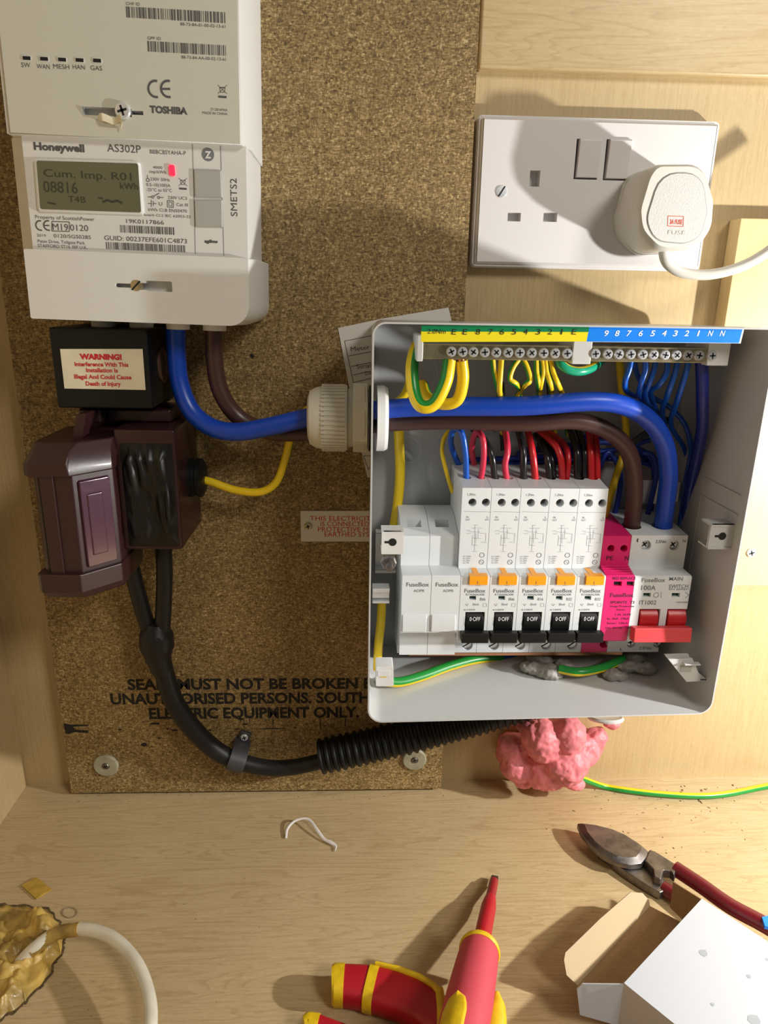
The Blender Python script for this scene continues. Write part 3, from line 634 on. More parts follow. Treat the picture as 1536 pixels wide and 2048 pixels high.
tag(b.build('notice_plate'), 'white plate with red wording about the earthed electricity supply', 'sign')
c = P(616, 1053, BD+.002); tag(pz_screw('plate_screw', None, c[0], c[2], BD+.0013, .0027, m=brass), 'small brass screw holding the white plate with red wording', 'screw')

# ================================================================== fuse box enclosure
RIM = .110; BK = .0155
t = thing('fuse_box_enclosure', 'open white plastic fuse box enclosure holding the row of breakers', 'fuse box', W(.117, .13, BK))
zt = P(1000, 648, RIM)[2]; zbl = P(780, 1443.5, RIM)[2]; zbr = P(1340, 1430.7, RIM)[2]
xl = P(753, 700, RIM)[0]-.0022; xr = P(1536, 785, RIM)[0]+.0004
OUT = rpoly([(xl, zbl-.0008), (xr, zbr+.0006), (xr, zt+.0003), (xl, zt)], [.009, .009, .007, .007], 7)
sh = lambda poly, k: [((p[0]-.117)*k+.117, (p[1]-.247)*k+.247) for p in poly]
INN = inset(OUT, .0009); OB = sh(OUT, .985); IB = inset(OB, .0020)
b = MB()
n = len(OUT); secs = [(OB, BK), (OUT, RIM-.006), (OUT, RIM), (INN, RIM), (INN, RIM-.006), (IB, BK+.003)]
vs = []; fs = []
for k, (pl_, z) in enumerate([(inset(OB, .003), BK)]+[(OB, BK+.003)]+secs[1:]): vs += [(p[0], p[1], z) for p in pl_]
nn = 7
for k in range(nn-1):
    for i in range(n): j = (i+1) % n; fs.append((k*n+i, k*n+j, (k+1)*n+j, (k+1)*n+i))
b.add(vs, fs, cuw, WALL)
b.add([(p[0], p[1], BK) for p in inset(OB, .003)], [tuple(range(n))], cuw, WALL)
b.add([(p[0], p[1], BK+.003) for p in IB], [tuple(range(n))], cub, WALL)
for (px, py, r_) in ((845, 745, 30), (815, 900, 26)): ring(b, WALL, px, py, BK+.003, r_, 1.5, cuw)
# scored guide lines on the inside of the right-hand wall
RW = Matrix(((0, 0, -1, INN[8][0] if False else xr-.0019), (-1, 0, 0, 0), (0, 1, 0, 0), (0, 0, 0, 1)))   # local x out of wall, y up, z to the left
b.box(.020, .104, .2715, .2722, 0, .0006, cuw, RW); b.box(.020, .104, .2600, .2606, 0, .0006, cuw, RW); b.box(.060, .0607, .17, .27, 0, .0006, cuw, RW)
b.build('enclosure_body', t, angle=50)
# lid catches
def catch(cx, cy, w_, h_, z, sgn, name='lid_catch'):
    d = MB(); pol = rpoly([(cx-w_/2, cy-h_/2), (cx+w_/2, cy-h_/2), (cx+w_/2, cy+h_/2), (cx-w_/2, cy+h_/2)], .0012)
    d.prism(pol, z-.0022, z, white if sgn < 0 else cuw)
    d.box(cx-w_/2, cx+w_/2, cy+h_/2-.0012, cy+h_/2, z-.012, z+.0004, white if sgn < 0 else cuw); d.box(cx-w_/2, cx+w_/2, cy-h_/2, cy-h_/2+.0012, z-.012, z+.0004, white if sgn < 0 else cuw)
    d.prism([(cx+.0024*math.cos(k*.63), cy+.0005+.0024*math.sin(k*.63)) for k in range(10)], z, z+.0001, dark); d.box(cx-.0045, cx+.001, cy-.0002, cy+.0012, z, z+.00015, dark)
    return d
a = P(783, 1086, .104); D = catch(a[0]+.0006, a[2], .0125, .0135, .104, -1).build('lid_catch', t, bevel=.0004)
a = P(1443, 1074, .102); D = catch(a[0]+.0004, a[2], .0152, .0150, .102, 1).build('lid_catch', t, bevel=.0004)
a = P(770, 1354, .100)
d = MB(); d.prism(rpoly([(a[0]-.0055, a[2]-.0065), (a[0]+.0055, a[2]-.0065), (a[0]+.0050, a[2]+.0070), (a[0]-.0055, a[2]+.0070)], .0008), .088, .1000, white); d.box(a[0]-.0045, a[0]+.003, a[2]+.0005, a[2]+.0045, .1, .1003, white); d.box(a[0]-.003, a[0]+.001, a[2]-.0002, a[2]+.0003, .1, .1004, yel)
d.build('lid_catch', t, bevel=.0005)
a = uv(WALL, 1340, 1330, .060)
q = [uv(WALL, x, y, .100) for x, y in ((1337, 1319), (1385, 1317), (1397, 1345), (1413, 1358), (1413, 1362), (1373, 1364))]
d = MB(); d.prism([(p[0], p[1]) for p in q], .0985, .100, cuw); d.prism([(p[0]+.0004, p[1]-.0004) for p in q], .092, .0935, cuw); d.box(q[3][0]-.004, q[3][0]+.0010, q[3][1]-.001, q[3][1], .092, .1, cuw)
d.pbox(1362, 1332, 1382, 1344, .100, .1003, cub); d.box(q[1][0]-.006, q[1][0]+.004, q[1][1]-.003, q[1][1]-.0022, .1, .1035, cuw); d.build('lid_catch', t, bevel=.0003)
# earth stud screw of the catch
a = P(778, 1130, .090); d = MB(); d.lathe([(.0048, 0), (.0048, .003), (.0040, .004), (.0022, .0041), (.0022, .012), (0, .0125)], steel, WALL @ TR(a[0], a[2], .084), 8); d.build('catch_screw', t)

# din rail, copper comb bar
tag(MB().box(xl+.006, .2150, .1925, .1955, .0245, .0265, zinc).box(xl+.006, .2150, .2215, .2245, .0245, .0265, zinc).box(xl+.006, .2150, .1955, .2215, BK+.0035, .0050+BK, zinc).box(xl+.006, .215, .1945, .1958, .0185, .0265, zinc).box(xl+.006, .215, .2212, .2225, .0185, .0265, zinc).box(xl+.0028, xl+.0135, .196, .2020, .075, .0765, zinc).box(xl+.0028, xl+.0135, .1935, .1950, .070, .079, zinc).box(xl+.0028, xl+.0135, .2010, .2035, .070, .079, zinc).build('mounting_rail', bevel=.0003), 'zinc mounting rail behind the breakers, its end showing at their left', 'rail')
a = P(818, 1309, .056); c = P(1245, 1307, .056)
tag(MB().box(a[0], c[0], a[2]-.0012, a[2]+.0012, .034, .0560, copper).build('copper_busbar', bevel=.0003), 'flat copper busbar strip under the row of breakers', 'busbar')

# ================================================================== modules on the rail
PX0 = .0655; PT = .0179
ZU, ZN, ZBT = .0755, .0880, .0590
NT = P(950, 1152, ZN)[2]; UB = NT; NB = P(950, 1284, ZN)[2]+.0004; UT = P(950, 976, ZU)[2]; BT = P(950, 1305, ZBT)[2]; UT2 = UT+.0035
def profile(ut, ut2, zu=ZU, zback=.0275, zslope=.045): return [(zback, BT), (ZBT, BT), (ZBT, NB-.004), (ZN-.002, NB-.001), (ZN, NB+.0005), (ZN, NT-.0008), (ZN-.001, NT), (zu, UB+.0003), (zu, ut), (zslope, ut2), (zback, ut2)]
def sideframe(x): return Matrix(((0, 0, 1, x), (-1, 0, 0, 0), (0, 1, 0, 0), (0, 0, 0, 1)))
GAP = .00012
def term_hole(cu, px, py, z, r, dx, depth=.009):
    c = uv(WALL, px, py, z); cu.lathe([(r, 0), (r, depth+.004)], dark, WALL @ TR(c[0]+dx, c[1], z-depth), 20); return c
def rcbo(i, rating, lab):
    x = PX0+i*PT; dx = i*PT; Mo = WALL @ TR(dx, 0)
    t = thing('circuit_breaker', lab, 'circuit breaker', W(x+PT/2, BT, .0275), 'tall white circuit breakers with orange test buttons')
    b = MB(); b.prism([(p[0], p[1]) for p in profile(UT, UT2)], GAP, PT-GAP, modw, sideframe(x)); B = b.build('body', t)
    cu = MB(); A = [term_hole(cu, 945, 1005, ZU, .0025, dx), term_hole(cu, 972, 1005, ZU, .0025, dx), term_hole(cu, 935, 1291, ZBT, .0036, dx, .006)]
    wn = uv(WALL, 931, 1224, ZN); w2 = uv(WALL, 967, 1268, ZN); cu.box(wn[0]+dx, w2[0]+dx, w2[1], wn[1], ZN-.011, ZN+.002, dark)
    ww = uv(WALL, 939, 1192, ZN); w3 = uv(WALL, 952, 1200, ZN); cu.box(ww[0]+dx, w3[0]+dx, w3[1], ww[1], ZN-.003, ZN+.002, dark)
    for px in (934, 962):                                             # wire entries on top
        c = uv(WALL, px, 955, .058); cu.lathe([(.0026, 0), (.0026, .014)], dark, Matrix(((1, 0, 0, c[0]+dx), (0, 1, 0, -.058), (0, 0, 1, UT-.006), (0, 0, 0, 1))), 16)
    cut(B, cu)
    m = MB(); T_ = lambda s_, a0, a1, yb_, h, z=ZN, k=ink2, **kw: m.ptext(s_, a0, a1, yb_, h, k, WALL, z, Mo, **kw)
    for (px, py) in ((945, 1005), (972, 1005)):
        c = uv(WALL, px, py, ZU); MB().lathe([(.0024, 0), (.0022, .0012), (.0004, .0012)], steel, Mo @ TR(c[0], c[1], ZU-.0082), 12).build('terminal_screw', t)
    MB().prism([(ww[0], w3[1]), (w3[0], w3[1]), (w3[0], ww[1]), (ww[0], ww[1])], ZN-.0028, ZN-.0024, olive, Mo).build('status_window', t)
    T_('FuseBox', 929, 971, 1185, 7.5, bold=.01); T_('RTA060630B', 932, 969, 1191, 4); T_(rating, 960, 971, 1201, 5.5); T_('30mA', 945, 958, 1211, 4.5); T_('TEST', 950, 962, 1171, 3); T_('61009', 928, 950, 1221, 3)
    pl_ = lambda z, pts, w_=.8: [m.line(uv(WALL, *p, z)+Vector((dx, 0, 0)), uv(WALL, *q_, z)+Vector((dx, 0, 0)), .00020*w_, ink2, WALL, z) for p, q_ in zip(pts, pts[1:])]
    pl_(ZN, [(931, 1208), (937, 1208), (934, 1212), (931, 1208)]); pl_(ZN, [(966, 1207), (973, 1207), (973, 1213), (966, 1213), (966, 1207)])
    T_('1.2Nm', 935, 951, 991, 4.5, ZU); T_('N', 933, 937, 1036, 4, ZU); T_('OUT', 931, 940, 1041, 3.5, ZU); T_('L', 974, 977, 1036, 4, ZU); T_('OUT', 970, 978, 1041, 3.5, ZU)
    for pts in ([(928, 1023), (983, 1024)], [(950, 1050), (949, 1102)], [(943, 1056), (965, 1056)], [(938, 1063), (960, 1064)], [(957, 1058), (956, 1076)], [(958, 1066), (972, 1067), (971, 1083)], [(945, 1076), (962, 1077)], [(945, 1070), (944, 1090), (955, 1091)], [(962, 1084), (973, 1085)], [(948, 1050), (956, 1050)], [(952, 1066), (952, 1086)], [(944, 1103), (954, 1103)], [(932, 1061), (941, 1061)], [(932, 1067), (942, 1067)]): pl_(ZU, pts)
    for k in range(4): T_('Un 230V~ 50Hz'[:9-k], 926, 944-k*2, 1114+k*4.2, 2.6, ZU)
    for (px, py) in ((963, 1124), (964, 1110)):
        c = uv(WALL, px, py, ZU); m.add([((c[0]+dx+.0016*k*math.cos(a_*math.pi/8)), c[1]+.0016*k*math.sin(a_*math.pi/8), ZU+.00013) for a_ in range(16) for k in (1, .82)], [(2*a_, 2*((a_+1) % 16), 2*((a_+1) % 16)+1, 2*a_+1) for a_ in range(16)], ink2, WALL)
    pl_(ZU, [(960, 1121), (966, 1127)])
    m.build('printed_markings', t)
    # toggle
    m = MB(); a_ = uv(WALL, 933.5, 1226, ZN); c_ = uv(WALL, 965.5, 1266, ZN); xa, xb = a_[0]+dx-x, c_[0]+dx-x; yc = (a_[1]+c_[1])/2
    drum = [(ZN-.007+.0078*math.cos(math.radians(k)), yc+.0085*math.sin(math.radians(k))) for k in range(-80, 81, 16)]+[(ZN-.0095, yc+.007), (ZN-.0095, yc-.007)]
    m.prism(drum, xa, xb, blk, sideframe(x))
    u0 = uv(WALL, 922, 1266, ZN+.005); u1 = uv(WALL, 976, 1283, ZN+.005); m.prism([(ZN-.002, yc-.006), (ZN+.003, yc-.0035), (ZN+.0075, u0[1]+.0007), (ZN+.0075, u1[1]), (ZN+.0005, u1[1]-.0003)], u0[0]+dx-x+.0002, u1[0]+dx-x-.0002, blk, sideframe(x))
    m.ptext('0\u00b7OFF', 939, 960, 1242, 8, inkw, WALL, ZN+.0012, Mo)
    m.build('toggle', t, bevel=.0005)
    m = MB(); a_ = uv(WALL, 939, 1152, ZN); c_ = uv(WALL, 974, 1168, ZN)
    m.box(a_[0]+dx, c_[0]+dx, c_[1], a_[1]+.0004, ZN-.004, ZN+.0016, orange); s0 = uv(WALL, 947, 1138, ZU+.002); s1 = uv(WALL, 957, 1138, ZU+.002); m.box(a_[0]+dx+.0028, a_[0]+dx+.0062, NT-.001, NT+.0005, ZU+.0003, ZN-.001, orange)
    m.box(a_[0]+dx+.0048, a_[0]+dx+.0052, c_[1]+.0005, c_[1]+.0025, ZN+.0016, ZN+.0017, cardb)
    m.build('test_button', t, bevel=.0005)
    pz_screw('terminal_screw', t, A[2][0]+dx, A[2][1], ZBT-.0030, .0034, slot='s', rot=.6)
    m2 = uv(WALL, 920, 1305, ZBT)
lab = ('tall white circuit breaker leftmost of the five, fed by a blue and a crimson wire', 'tall white circuit breaker marked B6, second from left of the five', 'tall white circuit breaker marked B16, in the middle of the five', 'tall white circuit breaker marked B32, second from right of the five', 'tall white circuit breaker right beside the magenta surge module')
for i, (r_, l_) in enumerate(zip(('B6', 'B6', 'B16', 'B32', 'B32'), lab)): rcbo(i, r_, l_)

# two blanks
for i, l_ in ((0, 'plain white blank module at the far left of the breaker row'), (1, 'plain white blank module between another blank and the first breaker')):
    x = PX0-(2-i)*PT; dx = (i-2)*PT; Mo = WALL @ TR(dx, 0)
    t = thing('blank_module', l_, 'blank module', W(x+PT/2, BT, .0275), 'blank modules at the left of the row')
    ut = P(835, 1072, .071)[2]; ut2 = P(835, 1026, .046)[2]
    prof = [(.0275, BT), (ZBT, BT), (ZBT, BT+.007), (ZN-.008, BT+.010), (ZN-.008, NB+.006), (ZN, NB+.0062), (ZN, NT-.0008), (ZN-.001, NT), (.071, UB+.0003), (.071, ut), (.046, ut2), (.0275, ut2)]
    b = MB(); b.prism(prof, GAP, PT-GAP, modw, sideframe(x)); B = b.build('body', t)
    cu = MB(); c = uv(WALL, 836, 1046, .058); cu.box(x+.0045, x+.0135, ut-.003, ut2+.01, .053, .0615, dark); cut(B, cu)
    m = MB(); yy0 = uv(WALL, 830, 1262, ZN)[1]; yy1 = uv(WALL, 830, 1229, ZN)[1]; m.prism([(ZN-.002, yy0), (ZN+.0012, yy0), (ZN+.0018, (yy0+yy1)/2), (ZN+.0006, yy1), (ZN-.002, yy1)], .0010, PT-.0022, modw, sideframe(x)); m.build('dummy_toggle', t, bevel=.0003)
    m = MB(); m.ptext('FuseBox', 930, 975, 1173, 8, ink2, WALL, ZN, Mo, bold=.01); m.ptext('ADPB', 944, 965, 1184, 5, ink2, WALL, ZN, Mo); m.build('printed_markings', t)

# surge protector
x = PX0+5*PT; t = thing('surge_protector', 'magenta surge protection module between the breakers and main switch', 'surge protector', W(x+PT/2, BT, .0275))
ut = P(1240, 1072, ZU)[2]; ut2 = P(1240, 1040, .050)[2]
b = MB(); b.prism(profile(ut, ut2, zslope=.048), GAP, PT-GAP, pinkm, sideframe(x))
for k in range(5): b.box(x+GAP, x+PT-GAP, NT-.0002+k*.0006, NT+.0002+k*.0006, ZU+.0002, ZN-.0022*k-.001, pinkm)
B = b.build('body', t); cu = MB()
for px in (1222, 1248): term_hole(cu, px, 1097, ZU, .0023, 0)
term_hole(cu, 1208, 1288, ZBT, .0030, 0, .006)
for p0, p1 in ((1228, 1243), (1254, 1268)): a = uv(WALL, p0, 1163, ZN); c = uv(WALL, p1, 1172, ZN); cu.box(a[0], c[0], c[1], a[1], ZN-.003, ZN+.002, dark)
cut(B, cu)
b = MB(); pk = mat('dark_magenta_ink', (.10, .005, .04), .6)
for p0, p1 in ((1228, 1243), (1254, 1268)): a = uv(WALL, p0, 1163, ZN); c = uv(WALL, p1, 1172, ZN); MB().prism([(a[0], c[1]), (c[0], c[1]), (c[0], a[1]), (a[0], a[1])], ZN-.0028, ZN-.0022, olive).build('status_window', t)
for s_, a0, a1, yb_, h, z in (('PE', 1212, 1226, 1120, 8, ZU), ('N', 1249, 1257, 1120, 8, ZU), ('RED REPLACE', 1225, 1271, 1159, 5, ZN), ('FuseBox', 1220, 1267, 1194, 8, ZN), ('SPDINTE  T2', 1220, 1269, 1207, 5, ZN), ('Surge Protective', 1220, 1268, 1214, 3.4, ZN), ('Device', 1233, 1250, 1221, 3.4, ZN), ('L-N  N-PE', 1230, 1262, 1231, 4, ZN), ('In: 5kA  10kA', 1214, 1258, 1239, 3.6, ZN), ('Imax: 10kA', 1214, 1256, 1248, 3.6, ZN), ('Uoc: 6kV Up: 1.5kV', 1211, 1262, 1257, 3.6, ZN)): b.ptext(s_, a0, a1, yb_, h, pk, WALL, z, bold=.015)
b.build('printed_markings', t)

# main switch
x = PX0+6*PT; W2 = PT*2
t = thing('main_switch', 'white double-width 100A main switch with red linked toggle', 'main switch', W(x+PT, BT, .0275))
ut = P(1300, 1071, ZU)[2]; ut2 = P(1300, 1037, .048)[2]
b = MB(); b.prism(profile(ut, ut2), GAP, W2-GAP, modw, sideframe(x)); B = b.build('body', t)
cu = MB(); TS = [term_hole(cu, 1292, 1091, ZU, .0033, 0), term_hole(cu, 1349, 1091, ZU, .0033, 0)]; TB = [term_hole(cu, 1263, 1287, ZBT, .0033, 0, .006), term_hole(cu, 1316, 1287, ZBT, .0033, 0, .006)]
for p0, p1 in ((1279, 1315), (1335, 1372)): a = uv(WALL, p0, 1218, ZN); c = uv(WALL, p1, 1262, ZN); cu.box(a[0], c[0], c[1], a[1], ZN-.011, ZN+.002, dark)
for p0, p1 in ((1287, 1301), (1344, 1359)): a = uv(WALL, p0, 1186, ZN); c = uv(WALL, p1, 1194, ZN); cu.box(a[0], c[0], c[1], a[1], ZN-.003, ZN+.002, dark)
for px in (1263, 1323): c = uv(WALL, px, 1046, .060); cu.lathe([(.0062, 0), (.0062, .02)], dark, Matrix(((1, 0, 0, c[0]), (0, 1, 0, -.060), (0, 0, 1, ut-.006), (0, 0, 0, 1))), 24)
cut(B, cu)
b = MB()
for p0, p1 in ((1287, 1301), (1344, 1359)): a = uv(WALL, p0, 1186, ZN); c = uv(WALL, p1, 1194, ZN); MB().prism([(a[0], c[1]), (c[0], c[1]), (c[0], a[1]), (a[0], a[1])], ZN-.0028, ZN-.0022, olive).build('status_window', t)
for s_, a0, a1, yb_, h, z in (('FuseBox', 1283, 1330, 1164, 8, ZN), ('MAIN', 1338, 1365, 1161, 7, ZN), ('SWITCH', 1337, 1376, 1176, 7, ZN), ('100A', 1282, 1311, 1180, 9, ZN), ('IT1002', 1278, 1312, 1209, 8, ZN), ('EN 60947-3', 1338, 1382, 1180, 3, ZN), ('~230V/400V', 1350, 1378, 1206, 3, ZN)): b.ptext(s_, a0, a1, yb_, h, ink2, WALL, z, bold=.01)
for s_, a0, a1, yb_, h, z in (('1', 1273, 1276, 1084, 7, ZU), ('2.5Nm', 1311, 1332, 1086, 6, ZU), ('N', 1365, 1371, 1085, 6, ZU), ('L', 1240, 1244, 1301, 6, ZBT), ('2.5Nm', 1278, 1302, 1299, 6, ZBT), ('N', 1331, 1336, 1300, 6, ZBT)): b.ptext(s_, a0, a1, yb_, h, ink, WALL, z, bold=.01)
ring(b, WALL, 1312, 1190, ZN, 5, 1, ink2); pl(b, WALL, ZN, [(1322, 1184), (1322, 1196)], .8, ink2); pl(b, WALL, ZN, [(1370, 1184), (1378, 1190), (1370, 1196)], .8, ink2)
b.build('printed_markings', t)
for p in TS: pz_screw('terminal_screw', t, p[0], p[1], ZU-.0035, .0031, rot=.7)
for p in TB: pz_screw('terminal_screw', t, p[0], p[1], ZBT-.003, .0031, rot=.2)
m = MB()
for p0, p1 in ((1282, 1313), (1338, 1369)):
    a_ = uv(WALL, p0, 1221, ZN); c_ = uv(WALL, p1, 1262, ZN); yc = (a_[1]+c_[1])/2
    drum = [(ZN-.007+.0078*math.cos(math.radians(k)), yc+.0085*math.sin(math.radians(k))) for k in range(-80, 81, 16)]+[(ZN-.0095, yc+.007), (ZN-.0095, yc-.007)]
    m.prism(drum, a_[0]-x, c_[0]-x, redt, sideframe(x)); m.prism([(ZN-.001, yc-.004), (ZN+.0035, yc-.003), (ZN+.0055, yc-.007), (ZN, yc-.009)], a_[0]-x, c_[0]-x, redt, sideframe(x))
u0 = uv(WALL, 1267, 1255, ZN+.006); u1 = uv(WALL, 1380, 1282, ZN+.006)
redb = mat('red_bar', (.68, .06, .07), .42, bump=.2, bscale=1800)
m.prism([(ZN+.001, u0[1]-.001), (ZN+.0072, u0[1]), (ZN+.0082, u1[1]), (ZN+.001, u1[1]-.001)], u0[0]-x+.0003, u1[0]-x-.0003, redb, sideframe(x))
m.build('linked_toggle', t, bevel=.0006)

# ================================================================== terminal bars and label strip
def bar(name, lab_, cat, pxs, b0, b1, parts):
    ZT = .090; y = P(1000, 705, ZT)[2]; a = P(b0, 705, ZT)[0]; c = P(b1, 705, ZT)[0]
    t = thing(name, lab_, cat, W((a+c)/2, y-.004, .070)); m = MB(); m.box(a, c, y-.0042, y+.0040, .078, .0885, brass); m.build('bar', t, bevel=.0004)
    for px in pxs: q = uv(WALL, px, 705, ZT); pz_screw('terminal_screw', t, q[0], y, .0885, .0028, h=.0018, rot=random.uniform(0, 1.5))
    for k in parts: MB().box(P(k[0], 705, ZT)[0], P(k[1], 705, ZT)[0], y-.0045-k[2], y+.0085, .060, .0895, white).build('bar_holder', t, bevel=.0005)
    return t
bar('earth_terminal_bar', 'brass earth terminal bar with eleven screws under the green and yellow strip', 'terminal bar', (903, 925.5, 947, 970, 993, 1017, 1040, 1064, 1088, 1111, 1135), 846, 1144, ((834, 846, .001, 1), (1146, 1184, .0012, 1)))
bar('neutral_terminal_bar', 'brass neutral terminal bar with eleven screws under the blue strip', 'terminal bar', (1192, 1217, 1239, 1263, 1287, 1309, 1332, 1355, 1378, 1400, 1426), 1181, 1418, ((1418, 1461, .001, 1),))
t = thing('terminal_label_strip', 'green, yellow and blue numbered strip along the top of the fuse box', 'label strip', W(.12, .354, .100))
LZ = .1085
def lq(pts): return ppoly(pts, LZ)
m = MB(); gy = lq([(842, 684), (843, 651), (1179, 652), (1173, 683)]); m.prism(gy, LZ-.0010, LZ, labyel)
m.prism(lq([(842.5, 663), (843, 651), (1179, 652), (1177, 664)]), LZ-.0009, LZ+.0001, labgreen)
for s_, px in (('E', 907), ('E', 929), ('8', 955), ('7', 980), ('6', 1003), ('5', 1027), ('4', 1050), ('3', 1075), ('2', 1099), ('1', 1122), ('E', 1147)): m.ptext(s_, px-4.5 if s_ != '1' else px-1.5, px+4.5 if s_ != '1' else px+1.5, 669, 11, sten, WALL, LZ+.0001, slant=.15)
m.ptext('2.0Nm', 855, 891, 667, 9, sten, WALL, LZ+.0001, slant=.1)
m.build('earth_section', t)
m = MB(); bq = lq([(1173, 683), (1179, 652), (1486, 655), (1478, 686)]); m.prism(lq([(1173, 684), (1179, 651), (1490, 654), (1482, 687)]), LZ-.0010, LZ-.0003, white); m.prism(bq, LZ-.0004, LZ, labblue)
for s_, px in (('9', 1211), ('8', 1233), ('7', 1256), ('6', 1280), ('5', 1304), ('4', 1327), ('3', 1349), ('2', 1372), ('1', 1395), ('N', 1419), ('N', 1443)): m.ptext(s_, px-4.2 if s_ != '1' else px-1.5, px+4.2 if s_ != '1' else px+1.5, 672, 11, inkw, WALL, LZ, slant=.2, bold=.01)
m.build('neutral_section', t)

# metal bracket behind the main cables
tag(MB().pbox(1285, 960, 1322, 1006, .034, .0355, zinc).pbox(1285, 1004, 1322, 1008, .020, .0355, zinc).pbox(1352, 965, 1356, 1004, .034, .040, zinc).build('metal_bracket', bevel=.0003), 'small shiny metal bracket behind the thick blue tail in the fuse box', 'bracket')

# ================================================================== wiring inside the box
def wire(name, label, cat, pts, r, m, **kw):
    kw.setdefault('seg', 12); return cable(name, label, cat, pts, r, m, **kw)
gk = dict(stripe=grn, width=4, seg=14)
wire('earth_wire', 'thick striped earth loop under the second screw from left, behind the nearest loop', 'wire', [(923, 721, .085), (926, 760, .084), (915, 800, .082), (885, 808, .078), (855, 795, .070), (845, 770, .055), (830, 790, .04), (800, 830, .03), (798, 870, .028), (800, 950, .026), (792, 1030, .026), (775, 1120, .03)], .0034, yel, ang=2.2, bare=[(921, 694, .084), (923, 727, .086)], **gk)
wire('earth_wire', 'thick green and yellow loop nearest the camera under the leftmost earth screw', 'wire', [(899, 720, .086), (891, 765, .088), (868, 808, .089), (842, 812, .088), (828, 785, .084), (824, 735, .078), (833, 695, .066), (850, 672, .05)], .0037, yel, ang=.3, bare=[(901, 694, .084), (899, 727, .087)], **gk)
for k, (lbl, pts, an) in enumerate((
    ('thin green and yellow wire pair leg under earth terminal 6, nearer the left', [(985, 715, .080), (988, 740, .080), (996, 778, .078), (998, 790, .068), (990, 860, .03)], .2),
    ('thin green and yellow wire leg meeting another under earth terminal 6', [(1003, 715, .080), (1001, 745, .081), (999, 778, .080), (1001, 800, .07), (1004, 870, .03)], 2.6),
    ('thin green and yellow wire curling left under earth terminal 5', [(1040, 715, .080), (1026, 735, .081), (1020, 758, .081), (1034, 770, .078), (1040, 790, .05), (1020, 850, .03)], .4),
    ('thin green and yellow wire curling right under earth terminal 4', [(1044, 715, .080), (1054, 735, .081), (1060, 760, .081), (1050, 770, .078), (1035, 790, .05), (1010, 840, .03)], .4),
    ('thin green and yellow wire hanging straight under earth terminal 3', [(1072, 715, .080), (1073, 745, .081), (1077, 770, .080), (1078, 800, .05), (1078, 870, .03)], .3),
    ('second thin striped wire hanging just right of the one at earth terminal 3', [(1083, 715, .080), (1086, 745, .081), (1081, 772, .079), (1080, 800, .05), (1086, 870, .03)], .6),
    ('thin striped wire hanging under earth terminal 2, left of the pair', [(1090, 715, .080), (1093, 745, .081), (1102, 774, .080), (1104, 800, .05), (1110, 870, .03)], .9),
    ('thin striped wire bending right under earth terminal 2, right of the pair', [(1100, 715, .080), (1106, 745, .081), (1118, 774, .080), (1128, 800, .05), (1135, 870, .03)], .9),
    ('short green and yellow wire curving right under earth terminal 1', [(1117, 712, .080), (1122, 728, .082), (1140, 740, .082), (1165, 742, .080), (1190, 732, .072), (1212, 712, .058)], 5.6))):
    wire('earth_wire', lbl, 'wire', pts, .0016 if k < 8 else .0026, yel, ang=an, stripe=grn if k < 8 else mat('teal_stripe', (.01, .36, .20), .3), width=5, seg=12)
wire('earth_wire', 'yellow earth wire passing down behind the thick blue and brown tails', 'wire', [(1238, 690, .03), (1240, 740, .03), (1246, 800, .03), (1252, 860, .03), (1247, 905, .033), (1230, 960, .04), (1215, 1010, .044), (1205, 1060, .04)], .0024, yel, seg=12)
wire('earth_wire', 'thin dull yellow wire curving down left of the first breaker', 'wire', [(920, 850, .03), (893, 868, .032), (884, 900, .034), (893, 945, .036), (905, 985, .036)], .0014, yel, seg=10)
wire('earth_wire', 'yellow earth wire running down inside the left wall of the fuse box', 'wire', [(764, 1180, .060), (762, 1240, .062), (757, 1290, .064), (755, 1340, .066)], .0030, yel, stripe=grn, width=3, ang=3.4)
wire('earth_cable', 'green and yellow cable rising from the lower left catch to the copper bar', 'cable', [(765, 1362, .078), (800, 1364, .074), (845, 1352, .066), (900, 1332, .055), (950, 1319, .046), (992, 1316, .040), (1020, 1318, .036)], .0033, yel, stripe=grn, width=5, seg=16, ang=4.3)
wire('blue_sleeve', 'short blue sleeved wire under the copper bar, joining the green and yellow cable', 'wire', [(990, 1316, .040), (1030, 1316, .036), (1070, 1322, .030)], .0028, bluew)
wire('earth_wire', 'green wire curving up under the copper bar in front of the grey putty', 'wire', [(x_, y_, -F(x_, y_, z_)[1]) for x_, y_, z_ in ((1118, 1338, .140), (1160, 1344, .1405), (1210, 1334, .1400), (1245, 1318, .1405))], .0030, grn, stripe=yel, width=3)
